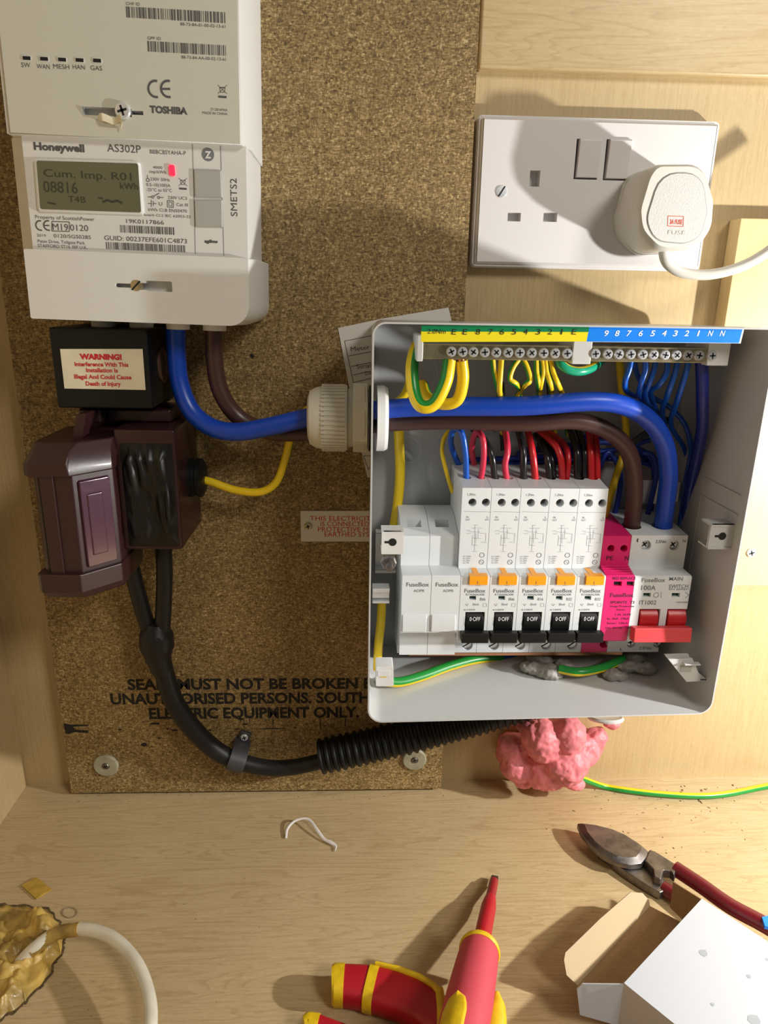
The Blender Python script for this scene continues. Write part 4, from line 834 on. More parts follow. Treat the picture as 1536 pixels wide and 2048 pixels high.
# neutrals falling from the blue section
for lbl, pts in (('thin blue wire under neutral terminal 7, leftmost of the group', [(1263, 715, .080), (1258, 740, .081), (1250, 765, .080), (1256, 785, .07), (1290, 800, .05), (1320, 830, .03)]),
    ('thin blue wire under neutral terminal 6 with a bright edge', [(1290, 715, .080), (1291, 740, .081), (1282, 768, .080), (1280, 795, .07), (1310, 830, .04)]),
    ('thin blue wire hanging third from left under the neutral bar', [(1312, 715, .080), (1308, 740, .080), (1297, 770, .078), (1292, 800, .068), (1330, 850, .035)]),
    ('thin blue wire fourth from left under the neutral bar, hooking left', [(1335, 715, .080), (1333, 745, .080), (1318, 770, .078), (1302, 790, .066), (1330, 860, .03)]),
    ('thin blue wire fifth from left under the neutral bar', [(1357, 715, .080), (1350, 745, .079), (1335, 790, .074), (1325, 830, .055), (1345, 900, .03)]),
    ('thin blue wire slanting down beside the thick navy cable', [(1378, 715, .080), (1372, 745, .079), (1355, 800, .072), (1342, 850, .05), (1370, 900, .034), (1378, 960, .034), (1368, 1060, .035)]),
    ('thin dark blue wire crossing behind the neutral wires', [(1268, 715, .050), (1275, 750, .048), (1300, 790, .046), (1340, 815, .045), (1370, 850, .043), (1382, 900, .042), (1372, 960, .042), (1360, 1050, .04)])):
    wire('neutral_wire', lbl, 'wire', pts, .0016, bluew, seg=12)
wire('neutral_cable', 'thick dark blue cable dropping from the right end of the neutral bar', 'cable', [(1402, 708, .080), (1404, 740, .079), (1405, 800, .074), (1404, 860, .066), (1392, 920, .056), (1378, 980, .046), (1370, 1040, .040), (1362, 1090, .036)], .0036, navyc, seg=16)
# supply wires into the tops of the breakers
def feed(lbl, name, m, pts, r=.0016): wire(name, lbl, 'wire', pts, r, m, seg=12)
feed('blue wire looping into the left top terminal of the leftmost tall breaker', 'blue_wire', bluew, [(922, 940, .028), (905, 900, .034), (902, 872, .044), (912, 856, .054), (924, 868, .060), (931, 910, .060), (933, 965, .058)], .0019)
feed('crimson wire looping into the right top terminal of the leftmost tall breaker', 'crimson_wire', pinkw, [(950, 940, .028), (944, 900, .036), (948, 872, .046), (956, 864, .054), (966, 880, .060), (967, 920, .060), (961, 962, .058)], .0019)
feed('thin black wire bending into the second tall breaker', 'black_wire', blackw, [(930, 845, .036), (950, 862, .044), (972, 884, .054), (984, 915, .060), (990, 962, .058)], .0020)
feed('crimson wire entering the second tall breaker', 'crimson_wire', pinkw, [(1000, 840, .036), (1010, 860, .048), (1015, 900, .058), (1010, 930, .060), (1014, 962, .058)], .0020)
feed('black wire entering the middle tall breaker', 'black_wire', blackw, [(1024, 840, .036), (1036, 860, .048), (1046, 900, .058), (1047, 930, .060), (1047, 962, .058)], .0022)
feed('red wire entering the middle tall breaker', 'red_wire', redw, [(1050, 840, .036), (1056, 862, .048), (1064, 900, .058), (1068, 930, .060), (1071, 962, .058)], .0022)
feed('glossy black wire, left one of the pair entering the fourth tall breaker', 'black_wire', blackw, [(1070, 870, .036), (1085, 890, .048), (1094, 918, .058), (1100, 962, .058)], .0020)
feed('glossy black wire, right one of the pair entering the fourth tall breaker', 'black_wire', blackw, [(1076, 866, .034), (1092, 885, .044), (1103, 918, .056), (1108, 962, .056)], .0020)
feed('red wire arching into the fourth tall breaker, the nearer of two', 'red_wire', redw, [(1060, 848, .036), (1085, 866, .046), (1110, 890, .056), (1122, 920, .060), (1124, 962, .058)], .0021)
feed('red wire arching into the fourth tall breaker, the farther of two', 'red_wire', redw, [(1075, 855, .030), (1105, 870, .040), (1130, 892, .050), (1136, 920, .056), (1132, 962, .056)], .0021)
feed('black wire, left one of the pair entering the fifth tall breaker', 'black_wire', blackw, [(1128, 840, .030), (1142, 866, .042), (1153, 900, .056), (1154, 930, .058), (1155, 962, .058)], .0022)
feed('black wire, right one of the pair entering the fifth tall breaker', 'black_wire', blackw, [(1146, 840, .030), (1158, 866, .042), (1168, 900, .054), (1169, 930, .056), (1168, 962, .056)], .0022)
feed('red wire, left one of the pair entering the fifth tall breaker', 'red_wire', redw, [(1172, 840, .030), (1179, 870, .046), (1181, 900, .056), (1182, 930, .058), (1183, 962, .058)], .0022)
feed('red wire, right one of the pair entering the fifth tall breaker', 'red_wire', redw, [(1186, 840, .030), (1190, 870, .044), (1193, 900, .054), (1194, 930, .056), (1194, 962, .056)], .0022)
# dark blue neutrals behind the breakers
for k, pts in enumerate(([(925, 970, .024), (932, 925, .026), (980, 918, .028), (1060, 915, .028), (1140, 908, .028), (1230, 900, .030), (1300, 880, .032)],
    [(990, 965, .024), (1002, 932, .026), (1060, 925, .026), (1140, 920, .026), (1220, 918, .026), (1300, 930, .028), (1340, 980, .03)],
    [(1090, 965, .024), (1100, 895, .026), (1150, 890, .028), (1220, 885, .030), (1290, 905, .030), (1308, 950, .030), (1300, 1040, .030)],
    [(1150, 960, .024), (1165, 880, .022), (1200, 872, .024), (1250, 885, .024), (1290, 915, .024), (1325, 925, .024), (1350, 960, .026)],
    [(1190, 960, .036), (1215, 905, .032), (1240, 945, .034), (1236, 1000, .036), (1222, 1050, .036)],
    [(1285, 905, .036), (1305, 912, .038), (1312, 950, .038), (1300, 1010, .038), (1290, 1050, .038)],
    [(1030, 965, .022), (1040, 905, .022), (1090, 900, .022), (1200, 900, .022)])):
    wire('neutral_wire', ('dark blue wire running level behind the feeds of the tall breakers, the nearest one', 'dark blue wire low behind the breaker tops, curving down behind the thick blue tail', 'dark blue wire rising behind the fourth breaker and crossing to the right', 'dark blue wire high behind the fifth breaker, passing behind the brown tail', 'dark blue wire dropping beside the fifth breaker to the magenta module', 'dark blue wire arching between the brown and the blue tails', 'dark blue wire behind the middle breaker feeds')[k], 'wire', pts, .0017, mat('deep_blue_wire', (.006, .035, .30), .35), seg=10)
wire('black_wire', 'short black wire crossing from the brown tail to the thick blue tail', 'wire', [(1262, 888, .045), (1285, 872, .045), (1310, 855, .045), (1335, 840, .04)], .0024, blackw)
for k, px in enumerate((1078, 1096, 1004)): wire('black_wire', ('thin black wire falling from behind the green wires near terminal 3', 'thin black wire bending right behind the green wires near terminal 2', 'thin black wire falling behind the green wires near terminal 6')[k], 'wire', [(px, 765, .05), (px+2, 800, .045), (px-2, 850, .035), (px+1, 900, .028)], .0013, blackw, seg=8)
# putty in the cable entry
def blob(name, lumps, m, voxel, disp, dsize, parent=None, smooth=3, seed=0):
    bm = bmesh.new()
    for (c, r, s_) in lumps:
        bmesh.ops.create_icosphere(bm, subdivisions=3, radius=1, matrix=Matrix.Translation(c) @ Matrix.Diagonal((r*s_[0], r*s_[1], r*s_[2], 1)))
    me = bpy.data.meshes.new(name); bm.to_mesh(me); bm.free(); me.materials.append(m)
    me.polygons.foreach_set('use_smooth', [True]*len(me.polygons))
    o = bpy.data.objects.new(name, me); C.objects.link(o)
    r = o.modifiers.new('r', 'REMESH'); r.mode = 'VOXEL'; r.voxel_size = voxel; r.use_smooth_shade = True
    s = o.modifiers.new('s', 'SMOOTH'); s.iterations = smooth; s.factor = .5
    for k, (st, sz) in enumerate(((disp, dsize), (disp*.45, dsize*.35))):
        tx = bpy.data.textures.new(name+'_lumps', 'CLOUDS'); tx.noise_scale = sz; tx.noise_depth = 3
        d = o.modifiers.new('d', 'DISPLACE'); d.texture = tx; d.strength = st; d.mid_level = .5; d.texture_coords = 'LOCAL'
    bpy.context.view_layer.update(); dg = bpy.context.evaluated_depsgraph_get(); m2 = bpy.data.meshes.new_from_object(o.evaluated_get(dg), depsgraph=dg)
    o.modifiers.clear(); o.data = m2; m2.polygons.foreach_set('use_smooth', [True]*len(m2.polygons))
    return o
tag(blob('grey_putty', [(F(1065, 1335, .1365), .008, (1.1, .9, .5)), (F(1100, 1344, .1365), .009, (1.1, .8, .5)), (F(1130, 1330, .1365), .007, (1, .8, .5)), (F(1080, 1318, .137), .008, (1.2, .8, .6))], putty, .0010, .004, .006), 'grey smeared putty around the wire entry under the middle breakers', 'putty')
tag(blob('grey_putty', [(F(1255, 1332, .137), .009, (1.2, .8, .5)), (F(1290, 1338, .1375), .007, (1.3, .8, .5)), (F(1228, 1350, .1365), .008, (1.1, .7, .5)), (F(1270, 1318, .138), .008, (1.2, .8, .6))], putty, .0010, .004, .006), 'grey smeared putty around the wire entry under the main switch', 'putty')

# ================================================================== double socket, plug
SZ = .0125
q = [P(960, 228, SZ), P(1443, 240, SZ), P(1410, 540, SZ), P(940, 532, SZ)]
sx0, sx1 = .0738, .2232; sz0, sz1 = .3960, .4830
t = thing('double_socket', 'white double wall socket with two switches, left of its screw empty', 'socket', W((sx0+sx1)/2, sz0, .0003))
t['label'] = 'white double wall socket with two rocker switches above the fuse box'
b = MB(); r1 = rpoly([(sx0, sz0), (sx1, sz0), (sx1, sz1), (sx0, sz1)], .003); r2 = inset(r1, .0016)
b.loft([(r1, .0003), (r1, .0078), (inset(r1, .0008), .0079), (inset(r1, .0008), .0098), (inset(r1, .0022), .0099), (inset(r1, .0022), .0112), (inset(r1, .0034), SZ)], sockw)
B = b.build('faceplate', t)
cu_ = MB()
for a in ((1063, 339, 1081, 372), (1018, 424, 1043, 442), (1090, 424, 1116, 443), (1157, 275, 1197, 358), (1217, 276, 1256, 360)): cu_.pbox(*a, SZ-.007, SZ+.003, dark)
cut(B, cu_, solver='FAST')
for a in ((1159, 277, 1195, 356), (1219, 278, 1254, 358)):
    A0 = uv(WALL, a[0], a[1], SZ); A1 = uv(WALL, a[2], a[3], SZ); b = MB(); b.prism([(SZ-.004, A1[1]), (SZ+.0004, A1[1]), (SZ+.0028, A0[1]-.0012), (SZ+.0016, A0[1]), (SZ-.004, A0[1])], 0, A1[0]-A0[0], sockw, sideframe(A0[0])); b.build('rocker_switch', t, bevel=.0004)
c = uv(WALL, 1003, 383, SZ); pz_screw('screw', t, c[0], c[1], SZ-.0008, .0036, m=zinc, slot='s', rot=1.0, h=.0016)
# plug
t = thing('plug', 'white three-pin plug with a red fuse marking in the right-hand outlet', 'plug', W(.195, .41, SZ))
S0 = ppoly([(1320, 340), (1415, 345), (1435, 410), (1432, 460), (1400, 500), (1325, 508), (1275, 490), (1262, 440), (1285, 370)], .018)
front = ppoly([(1313, 326), (1410, 325), (1432, 401), (1428, 455), (1399, 498), (1318, 502), (1281, 463), (1276, 420), (1297, 349)], .052)
rear = [(p[0]-.0012, p[1]+.0002) for p in front]
fr_ = rpoly(front, .014, 5); k_ = Vector((sum(p[0] for p in fr_)/len(fr_), sum(p[1] for p in fr_)/len(fr_)))
grow = lambda s_: [(k_[0]+(p[0]-k_[0])*s_, k_[1]+(p[1]-k_[1])*s_) for p in fr_]
b = MB(); b.loft([(grow(1.02), SZ+.0002), (grow(1.02), SZ+.004), (grow(.99), SZ+.0045), (grow(.99), SZ+.007), (grow(1.02), SZ+.0075), (grow(1.0), .030), (grow(1.0), .046), (grow(.975), .050), (grow(.92), .052)], plugw)
PB = b.build('plug_body', t)
plq = mat('plug_plaque', (.66, .65, .62), .6, bump=.5, bscale=1500)
pq = rpoly(ppoly([(1322, 346), (1404, 347), (1414, 425), (1400, 474), (1369, 486), (1310, 481), (1293, 440)], .0526), .012, 4)
b = MB(); b.prism(pq, .0515, .0526, plq); b.prism(inset(pq, -.0006), .0512, .0522, mat('plaque_rim', (.35, .34, .32), .5))
b.ptext('3A FUSE', 1339, 1364, 448, 9, mat('fuse_red', (.75, .08, .03), .6), WALL, .0526, bold=.02)
for pts in ([(1336, 432), (1367, 433), (1366, 453), (1335, 452), (1336, 432)],): pl(b, WALL, .0526, pts, 1, MATS['fuse_red'])
b.ptext('FUSE', 1336, 1371, 469, 8, plugw, WALL, .0526, lift=.0003)
b.build('fuse_plaque', t, bevel=.0002)
b = MB(); b.tube([P(*k) for k in ((1333, 488, .036), (1328, 508, .036), (1338, 530, .036), (1368, 546, .037), (1420, 549, .039), (1480, 534, .041), (1536, 503, .043), (1600, 450, .044), (1700, 380, .044))], .0031, cordw, seg=18); b.build('cord', t, angle=60)

# ================================================================== pink foam, loose ring, floor earth cable
tag(blob('fire_foam', [(P(1035, 1530, .028), .0130, (1, 1, 1.15)), (P(1030, 1500, .026), .0120, (1, 1, 1)), (P(1085, 1480, .034), .0165, (1, 1, 1)), (P(1090, 1540, .032), .0150, (1.1, 1, 1)), (P(1135, 1470, .036), .0140, (1, 1, 1)),
    (P(1130, 1525, .038), .0170, (1, 1, 1)), (P(1165, 1500, .030), .0120, (1, 1, 1.1)), (P(1192, 1476, .026), .0078, (1, 1, 1.2)), (P(1145, 1566, .030), .0078, (1.2, 1, .7)), (P(1045, 1560, .026), .0075, (1.2, 1, .6)), (P(1060, 1450, .026), .0095, (1.2, 1, .6)), (P(1225, 1447, .024), .005, (1.4, 1, .7)), (P(1100, 1500, .010), .02, (1.3, .6, 1.1)), (P(1025, 1500, .010), .014, (1, .9, 1.1)), (P(1165, 1490, .010), .014, (1.2, .8, 1.1))], foam, .0010, .0065, .018, smooth=2), 'pink lumpy fire-sealing foam bulging below the fuse box', 'foam')
b = MB(); c = P(1212, 1432, .030); b.lathe([(.0110, 0), (.0130, .0002), (.0135, .0015), (.012, .0028), (.0105, .0022)], cuw, Matrix(((1, 0, 0, c[0]), (0, .95, .3, c[1]), (0, -.3, .95, c[2]-.003), (0, 0, 0, 1))), 30)
tag(b.build('grommet_ring'), 'pale plastic ring edge beside the pink foam, under the fuse box', 'grommet')
b = MB(); b.tube([P(1160, 1556, .022)]+[F(x, y, .0032) for x, y in ((1205, 1572), (1250, 1580), (1320, 1588), (1400, 1592), (1460, 1587), (1536, 1572), (1640, 1555))], .0024, yel, stripe=grn, width=7, seg=16, ang=5.4)
tag(b.build('earth_cable', angle=60), 'green and yellow cable lying on the floor right of the pink foam', 'cable')

# ================================================================== tools on the floor
def solid(pts_list, name, parent, m, **kw): pass
# screwdriver: resting on the pliers, handle up towards the viewer
sA = F(990, 1752, .004); sB = F(957, 1905, .021); sC = F(929, 2048, .036)
t = thing('screwdriver', 'red insulated screwdriver with a yellow collar, pointing at the fuse box', 'screwdriver', (sC[0], sC[1], .012))
d_ = (sC-sA).normalized(); L_ = (sB-sA).length; 
zf = d_; xf = Vector((0, 0, 1)).cross(zf).normalized(); yf = zf.cross(xf)
SD = Matrix(((xf[0], yf[0], zf[0], sA[0]), (xf[1], yf[1], zf[1], sA[1]), (xf[2], yf[2], zf[2], sA[2]), (0, 0, 0, 1)))
b = MB(); b.loft([([(-.0022, -.0005), (.0022, -.0005), (.0022, .0005), (-.0022, .0005)], 0), ([(-.0026, -.0009), (.0026, -.0009), (.0026, .0009), (-.0026, .0009)], .004), ([(-.0024, -.0022), (.0024, -.0022), (.0024, .0022), (-.0024, .0022)], .009)], steel, SD); b.build('tip', t, bevel=.0003)
b = MB(); b.lathe([(.0028, .006), (.0030, .007), (.0031, .022), (.0034, .027)], mat('deep_red_sleeve', (.30, .012, .02), .4), SD, 24); b.lathe([(.0033, .0255), (.0038, .028), (.0047, .036), (.0050, L_-.001), (.0050, L_+.004)], gripred, SD, 24); b.build('shaft', t)
b = MB(); b.lathe([(.0085, L_-.0015), (.0112, L_-.0012), (.0118, L_+.001), (.0112, L_+.0025)], gripyel, SD, 32); b.build('collar', t)
hm = mat('handle_red', (.55, .06, .085), .6, bump=.1, bscale=900)
b = MB(); b.lathe([(.0108, L_+.0005), (.0110, L_+.004), (.0114, L_+.012), (.0118, L_+.024), (.0122, L_+.040), (.0122, L_+.060), (.0118, L_+.085), (.0126, L_+.105), (.010, L_+.112), (0, L_+.113)], hm, SD, 36); b.build('handle', t)
b = MB()                                                           # yellow inlay on the upper left of the handle
vs = []; fs = []
for j in range(13):
    for i in range(9):
        u = i/8*2-1; v = j/12; s_ = L_+.050+.05*v; wd = .52*min(1, math.sqrt(max(0, 1-(1-min(1, v*3.2))**2))+.02); a_ = math.radians(116)+u*wd
        rr2 = .0122+.0004 + (.0003 if .2 < v < .8 else 0); vs.append((rr2*math.cos(a_), rr2*math.sin(a_), s_))
for j in range(12):
    for i in range(8): k = j*9+i; fs.append((k, k+1, k+10, k+9))
INL = MB().add(vs, fs, gripyel, SD)
o = INL.build('grip_inlay', t); sm = o.modifiers.new('s', 'SOLIDIFY'); sm.thickness = .0008; sm.offset = -1

# pliers
def grip(parent, pts, name, h=.018):
    """a flat-sided insulated handle swept along floor points; returns the mesh"""
    pass
def ribbon(bm, cl, m, z0, z1, taper=None):                          # centreline [(p, half width)] on a plane, solid between z0 and z1 with rounded section
    vs = []; fs = []; n = len(cl)
    for i, (p, w_) in enumerate(cl):
        a = cl[max(i-1, 0)][0]; c = cl[min(i+1, n-1)][0]; tt = (c-a); tt.z = 0; tt.normalize(); nn_ = Vector((-tt[1], tt[0], 0))
        zc = (z0+z1)/2+p[2]; hh = (z1-z0)/2
        for k in range(16):
            a_ = 2*math.pi*k/16; cx = math.copysign(abs(math.cos(a_))**.6, math.cos(a_)); cy = math.copysign(abs(math.sin(a_))**.6, math.sin(a_))
            vs.append(tuple(Vector((p[0], p[1], zc))+nn_*w_*cx+Vector((0, 0, hh*cy))))
    for i in range(n-1):
        for k in range(16): j = (k+1) % 16; fs.append((i*16+k, i*16+j, (i+1)*16+j, (i+1)*16+k))
    fs.append(tuple(range(15, -1, -1))); fs.append(tuple((n-1)*16+k for k in range(16)))
    return bm.add(vs, fs, m, FLOOR)
t = thing('pliers', 'red and yellow insulated pliers lying under the screwdriver', 'pliers', (F(760, 1990, 0)[0], F(760, 1990, 0)[1], 0))
PH = .016
def fl(x, y, z=PH): v_ = F(x, y, z); v_.z = 0; return v_
def band(name, pts, m, k=1.0, z1=PH):
    cl = []
    for i in range(len(pts)): (x0_, y0_, x1_, y1_) = pts[i]; p = fl(x0_, y0_); q_ = fl(x1_, y1_); cl.append(((p+q_)/2, (p-q_).length/2*k))
    # resample
    out = []
    for i in range(len(cl)-1):
        for k2 in range(5): f_ = k2/5; out.append((cl[i][0].lerp(cl[i+1][0], f_), cl[i][1]*(1-f_)+cl[i+1][1]*f_))
    out.append(cl[-1]); bm = MB(); ribbon(bm, out, m, .0006, z1); return bm.build(name, t, angle=60)
band('handle_grip', [(688, 1917, 684, 1984), (730, 1918, 724, 1992), (770, 1924, 760, 2002), (815, 1938, 798, 2014), (860, 1960, 838, 2034), (900, 1988, 872, 2062), (940, 2030, 905, 2100)], gripred)
band('end_cap', [(664, 1923, 662, 1978), (670, 1917, 668, 1984), (690, 1916, 686, 1986)], gripyel, 1.02, PH+.0004)
band('grip_stripe', [(739, 1918, 727, 1994), (757, 1920, 746, 2000)], gripyel, 1.03, PH+.0005)
band('grip_stripe', [(752, 1921, 750, 1929), (800, 1931, 795, 1940), (840, 1945, 834, 1955), (872, 1963, 864, 1974), (889, 1985, 872, 1985)], gripyel, 1.0, PH+.0009)
band('grip_stripe', [(889, 1975, 868, 1975), (893, 2000, 869, 2000), (898, 2070, 872, 2070)], gripyel, 1.0, PH+.0008)
band('handle_grip', [(640, 2020, 625, 2062), (690, 2038, 670, 2085), (740, 2060, 720, 2110), (800, 2100, 780, 2150)], gripred)
band('end_cap', [(612, 2025, 604, 2060), (622, 2016, 612, 2064), (643, 2019, 630, 2066)], gripyel, 1.02, PH+.0005)
band('hand_guard', [(1000, 2004, 985, 2004), (1012, 2025, 975, 2022), (1014, 2050, 966, 2050), (1010, 2090, 960, 2090)], gripyel, 1, .024)

# cable cutters
t = thing('cable_cutters', 'steel-jawed cable cutters with dark red handles, pointing left', 'cutters', (F(1330, 1760, 0)[0], F(1330, 1760, 0)[1], 0))
def plate(name, px, z0, z1, m, inner=None, parent=None, bev=.0008):
    pol = [tuple(F(x, y, z1)[:2]) for x, y in px]; bm = MB()
    k = Vector((sum(p[0] for p in pol)/len(pol), sum(p[1] for p in pol)/len(pol)))
    if inner: bm.loft([(pol, z0), (pol, z0+(z1-z0)*.6), ([(k[0]+(p[0]-k[0])*inner, k[1]+(p[1]-k[1])*inner) for p in pol], z1)], m, FLOOR)
    else: bm.prism(pol, z0, z1, m, FLOOR)
    return bm.build(name, parent or t, bevel=bev)
plate('upper_jaw', [(1155, 1641), (1161, 1640), (1185, 1643), (1225, 1653), (1255, 1666), (1283, 1684), (1298, 1697), (1296, 1706), (1284, 1722), (1262, 1724), (1235, 1719), (1205, 1704), (1182, 1684), (1163, 1660)], .0078, .0145, steel, .80)
plate('lower_jaw', [(1180, 1668), (1205, 1700), (1235, 1717), (1285, 1724), (1310, 1740), (1345, 1775), (1320, 1785), (1290, 1768), (1250, 1742), (1215, 1715), (1198, 1703)], .0010, .0072, steel, None)
plate('handle_arm', [(1288, 1720), (1298, 1696), (1310, 1700), (1358, 1730), (1350, 1750), (1342, 1742), (1328, 1740), (1322, 1760), (1308, 1754), (1306, 1738)], .0060, .0125, steel, .92)
def rod(name, pts, r, m, sq=.7):
    bm = MB(); bm.tube([F(x, y, z) for x, y, z in pts], r, m, seg=18, sq=sq); return bm.build(name, t, angle=60)
rod('handle_grip', [(1350, 1737, .0100), (1400, 1770, .0105), (1460, 1812, .0108), (1530, 1850, .0110), (1620, 1905, .0110)], .0050, dipred, 1.0)
rod('handle_grip', [(1326, 1776, .0050), (1350, 1792, .0055), (1400, 1830, .0060), (1500, 1910, .0060)], .0046, dipred, 1.0)
bm = MB(); q_ = [F(x, y, .0163) for x, y in ((1524, 1834), (1540, 1830), (1545, 1855), (1530, 1852))]; bm.prism([(p[0], p[1]) for p in q_], .0140, .0163, labblue, FLOOR); bm.build('grip_badge', t)

# carton
HB = .038
cA = F(1404, 1797, HB); cB = F(1248, 1966, HB); e1 = (cB-cA); Lb = e1.length; e1.normalize(); e2 = Vector((-e1[1], e1[0], 0)); 
if e2[0] < 0: e2 = -e2
t = thing('carton', 'open white cardboard box with brown inner flaps, lying at the lower right', 'box', (cA[0]+.05, cA[1]-.04, 0))
BX = Matrix(((e1[0], e2[0], 0, cA[0]), (e1[1], e2[1], 0, cA[1]), (0, 0, 1, 0), (0, 0, 0, 1)))     # local x along the mouth, y away from the mouth
DP = .15; TH = .0006
b = MB()
b.box(0, Lb, 0, DP, HB-TH, HB, cardw, BX); b.box(0, Lb, 0, DP, .0003, .0003+TH, cardw, BX); b.box(0, TH, 0, DP, TH, HB-TH, cardw, BX); b.box(Lb-TH, Lb, 0, DP, TH, HB-TH, cardw, BX); b.box(0, Lb, DP-TH, DP, TH, HB, cardw, BX)
b.box(TH, Lb-TH, 0.0005, DP-TH, HB-2*TH, HB-TH, cardb, BX); b.box(TH, Lb-TH, .0005, DP-TH, TH, 2*TH, cardb, BX)
spot = mat('damp_spot', (.34, .37, .41), .6)
for (x_, y_, r_) in ((.035, .018, .0022), (.052, .052, .003), (.030, .040, .0012), (.020, .055, .0018), (.045, .062, .0012), (.06, .035, .001), (.012, .042, .0009)):
    b.flat([(x_+r_*math.cos(k*.785)*(1+.25*math.sin(k*2.1)), y_+r_*math.sin(k*.785)) for k in range(8)], HB+.0001, spot, BX)
b.build('carton_body', t)
def quad(name, pts, m1, m2=None, th=.0006, sub=0):
    p = [Vector(x) for x in pts]; nrm_ = (p[1]-p[0]).cross(p[2]-p[0]).normalized()
    if nrm_.dot(CAM-p[0]) < 0: nrm_ = -nrm_
    b = MB(); n_ = len(p); top = [tuple(v_) for v_ in p]; bot = [tuple(v_-nrm_*th) for v_ in p]
    b.add(top, [tuple(range(n_))], m1); b.add(top+bot, [tuple(range(2*n_-1, n_-1, -1))]+[(i, (i+1) % n_, n_+(i+1) % n_, n_+i) for i in range(n_)], m2 or m1)
    return b.build(name, t)
lo = lambda x, y, z: BX @ Vector((x, y, z))
# bottom flap lying out on the floor side with its tuck tongue
fl0 = lo(.002, 0, .016); fl1 = lo(Lb-.002, 0, .016)
g0 = F(1300, 1812, .012); g1 = F(1155, 1971, .012); 
quad('front_flap', [fl0, fl1, g1, g0], cardb)
h0 = F(1262, 1784, .022); h1 = F(1131, 1905, .022)
quad('tuck_flap', [g0, F(1298, 1800, .015), F(1285, 1786, .020), h0, F(1200, 1838, .024), h1, F(1128, 1920, .022), F(1133, 1950, .015), g1], mat('pale_card', (.46, .34, .20), .7), cardb)
quad('side_flap', [lo(0, 0, HB-.001), lo(0, 0, .012), F(1340, 1815, .012), F(1346, 1764, HB-.012)], cardb)
quad('side_flap', [lo(Lb, 0, HB-.001), lo(Lb, 0, .008), F(1160, 2030, .016), F(1154, 1978, HB-.010), F(1165, 1968, HB-.006)], cardw)

# white cord, hole foam, scraps
b = MB(); b.tube([F(40, 1925, .001), F(70, 1895, .008), F(110, 1868, .012), F(165, 1858, .016), F(225, 1876, .018), (F(272, 1925, .018)), F(297, 1990, .016), F(301, 2050, .014), F(290, 2120, .012)], .0036, mat('old_cord', (.70, .66, .54), .4, var=.12, vscale=60), seg=20)
b.tube([F(62, 1903, .0062), F(110, 1868, .012), F(160, 1858, .0158)], .0039, pufoam, seg=14)
tag(b.build('flex_cord', angle=60), 'old white cord curving out of the foam-filled floor hole', 'cord')
edge = [(0, 1812), (50, 1812), (95, 1822), (122, 1850), (126, 1880), (118, 1915), (100, 1950), (70, 1985), (35, 2015), (0, 2040), (-60, 2060), (-120, 2000), (-120, 1880), (-60, 1820)]
po = [F(x, y, 0) for x, y in edge]; kc = sum((p for p in po), Vector())/len(po)
po = [p for a_, b_ in zip(po, po[1:]+po[:1]) for p in (a_.lerp(b_, k/12) for k in range(12))]; po = [Vector((p[0], p[1], 0))+Vector((noise.noise(p*160), noise.noise(p*160+Vector((9, 0, 0))), 0))*.0035 for p in po]; N_ = len(po)
vs = []; fs = []; R_ = 60
for j in range(R_+1):
    f_ = 1-j/R_
    for i, p in enumerate(po):
        jit = 1
        x_, y_ = kc[0]+(p[0]-kc[0])*f_*jit, kc[1]+(p[1]-kc[1])*f_*jit
        nz = noise.noise(Vector((x_*130, y_*130, 0)))*.6+noise.noise(Vector((x_*45, y_*45, 3)))*.8+abs(noise.noise(Vector((x_*220, y_*220, 1))))*.25
        z_ = .0004+(.010*min(1, (1-f_)*6)*(.40+1.0*nz)); vs.append((x_, y_, max(.0004+.0022*min(1, (1-f_)*8), z_)))
for j in range(R_):
    for i in range(N_): k = (i+1) % N_; fs.append((j*N_+i, j*N_+k, (j+1)*N_+k, (j+1)*N_+i))
t = thing('hole_foam', 'crusty yellow expanding foam filling the ragged floor hole at left', 'foam', (kc[0], kc[1], 0))
b = MB(); b.add(vs, fs, pufoam, None); b.build('foam_fill', t, angle=70)
b = MB(); ro = [(kc[0]+(p[0]-kc[0])*(1.05+.05*noise.noise(Vector((i*.8, 0, 0)))), kc[1]+(p[1]-kc[1])*(1.04+.04*noise.noise(Vector((i*.35, 0, 0))))) for i, p in enumerate(po)]
b.prism(ro, .0001, .0005, crust, FLOOR); b.build('charred_rim', t)
def flatthing(name, pts, z, m, label, cat):
    b = MB(); b.prism([tuple(F(x, y, z)[:2]) for x, y in pts], .0002, z, m, FLOOR); return tag(b.build(name), label, cat)
flatthing('amber_scrap', [(43, 1771), (70, 1754), (78, 1758), (103, 1778), (72, 1797)], .0012, scrapm, 'square amber scrap on the floor behind the foam-filled hole', 'scrap')
gm = mat('glue_stain', (.33, .26, .16), .35)
b = MB()
for k in range(18):
    a_ = k/18*2*math.pi; a2 = (k+1)/18*2*math.pi; cc = (140, 1826)
    b.prism([tuple(F(cc[0]+rx*math.cos(q_), cc[1]+rx*.7*math.sin(q_), 0)[:2]) for rx, q_ in ((16, a_), (16, a2), (13.5, a2), (13.5, a_))], .0001, .0006, gm, FLOOR)
tag(b.build('glue_ring'), 'small dried glue ring on the floor beside the foam-filled hole', 'stain')
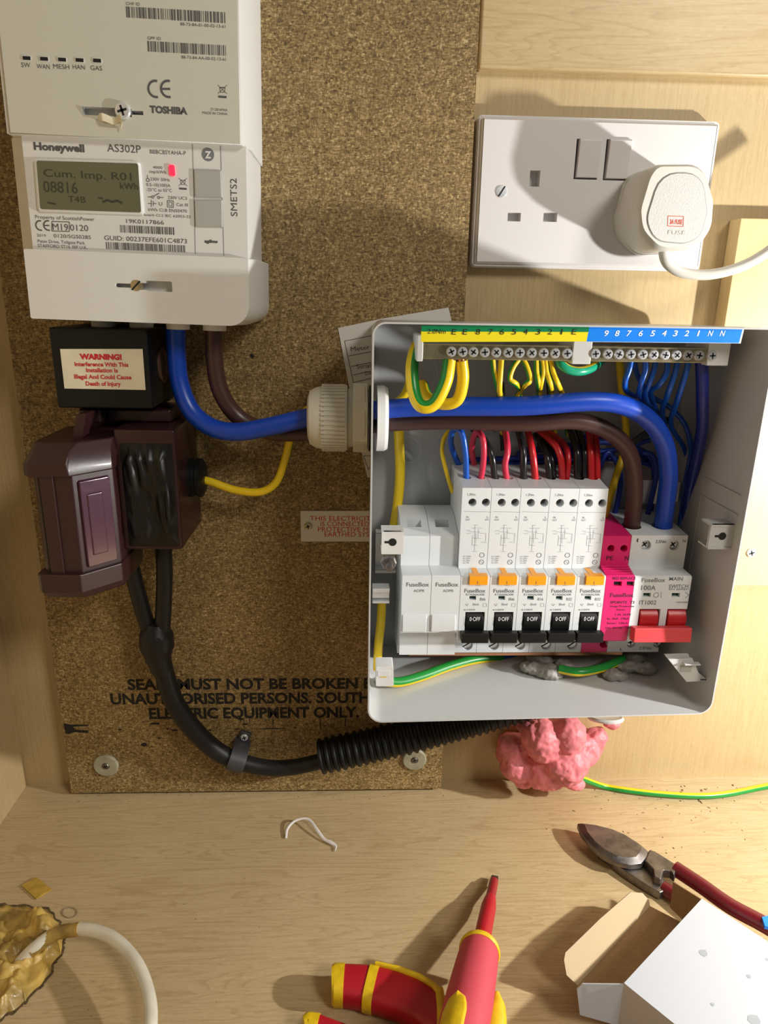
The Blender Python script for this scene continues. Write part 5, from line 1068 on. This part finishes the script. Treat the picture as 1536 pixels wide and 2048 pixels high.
b = MB(); b.tube([F(x, y, z) for x, y, z in ((572, 1676, .001), (575, 1658, .002), (588, 1643, .004), (606, 1637, .0055), (620, 1641, .0055), (634, 1660, .004), (648, 1678, .002), (660, 1684, .002), (671, 1692, .0015), (670, 1702, .001))], .0009, mat('string_white', (.74, .70, .68), .6), seg=8, sq=.6, rr=[.0009, .0009, .0009, .0009, .001, .0012, .0011, .0013, .001, .0005])
tag(b.build('plastic_sliver'), 'thin curled white plastic sliver on the floor below the conduit', 'scrap')
# crumbs
b = MB(); rnd = random.Random(11)
def crumb(x, y, s_):
    p = F(x, y, 0); r_ = [Vector((rnd.uniform(-1, 1), rnd.uniform(-1, 1), 0))*s_ for _ in range(3)]
    a_ = rnd.uniform(0, 6.28); u_ = Vector((math.cos(a_), math.sin(a_), 0))*s_*rnd.uniform(.6, 2); w_ = Vector((-math.sin(a_), math.cos(a_), 0))*s_*.5
    c_ = Vector((p[0], p[1], .0001)); b.add([c_-u_-w_, c_+u_-w_, c_+u_*.7+w_, c_-u_+w_, c_+Vector((0, 0, s_*.8))], [(0, 1, 4), (1, 2, 4), (2, 3, 4), (3, 0, 4), (0, 3, 2, 1)], crumbm)
for _ in range(120): crumb(rnd.gauss(1350, 120), rnd.uniform(1572, 1720) if rnd.random() < .4 else rnd.gauss(1585, 12), rnd.uniform(.0002, .0007))
for _ in range(70): crumb(rnd.uniform(130, 1000), rnd.gauss(1592, 7), rnd.uniform(.0001, .0005))
for _ in range(60): crumb(rnd.uniform(20, 1500), rnd.uniform(1600, 2040), rnd.uniform(.0001, .0003))
for _ in range(14): crumb(rnd.gauss(1380, 30), rnd.gauss(1590, 8), rnd.uniform(.0008, .0015))
tag(b.build('wood_crumbs'), 'scattered brown wood crumbs and dust along the back of the floor', 'crumbs', kind='stuff')

# ------------------------------------------------------------------ finish: origins at each thing's base
for o in list(bpy.data.objects):
    if o.type == 'MESH' and o.parent is None and not o.children and o.get('kind') != 'structure':
        me = o.data; xs_ = [v.co for v in me.vertices]
        c_ = Vector(((min(v[0] for v in xs_)+max(v[0] for v in xs_))/2, (min(v[1] for v in xs_)+max(v[1] for v in xs_))/2, min(v[2] for v in xs_)))
        me.transform(Matrix.Translation(-c_)); o.location = c_
    if '_o' in o: del o['_o']
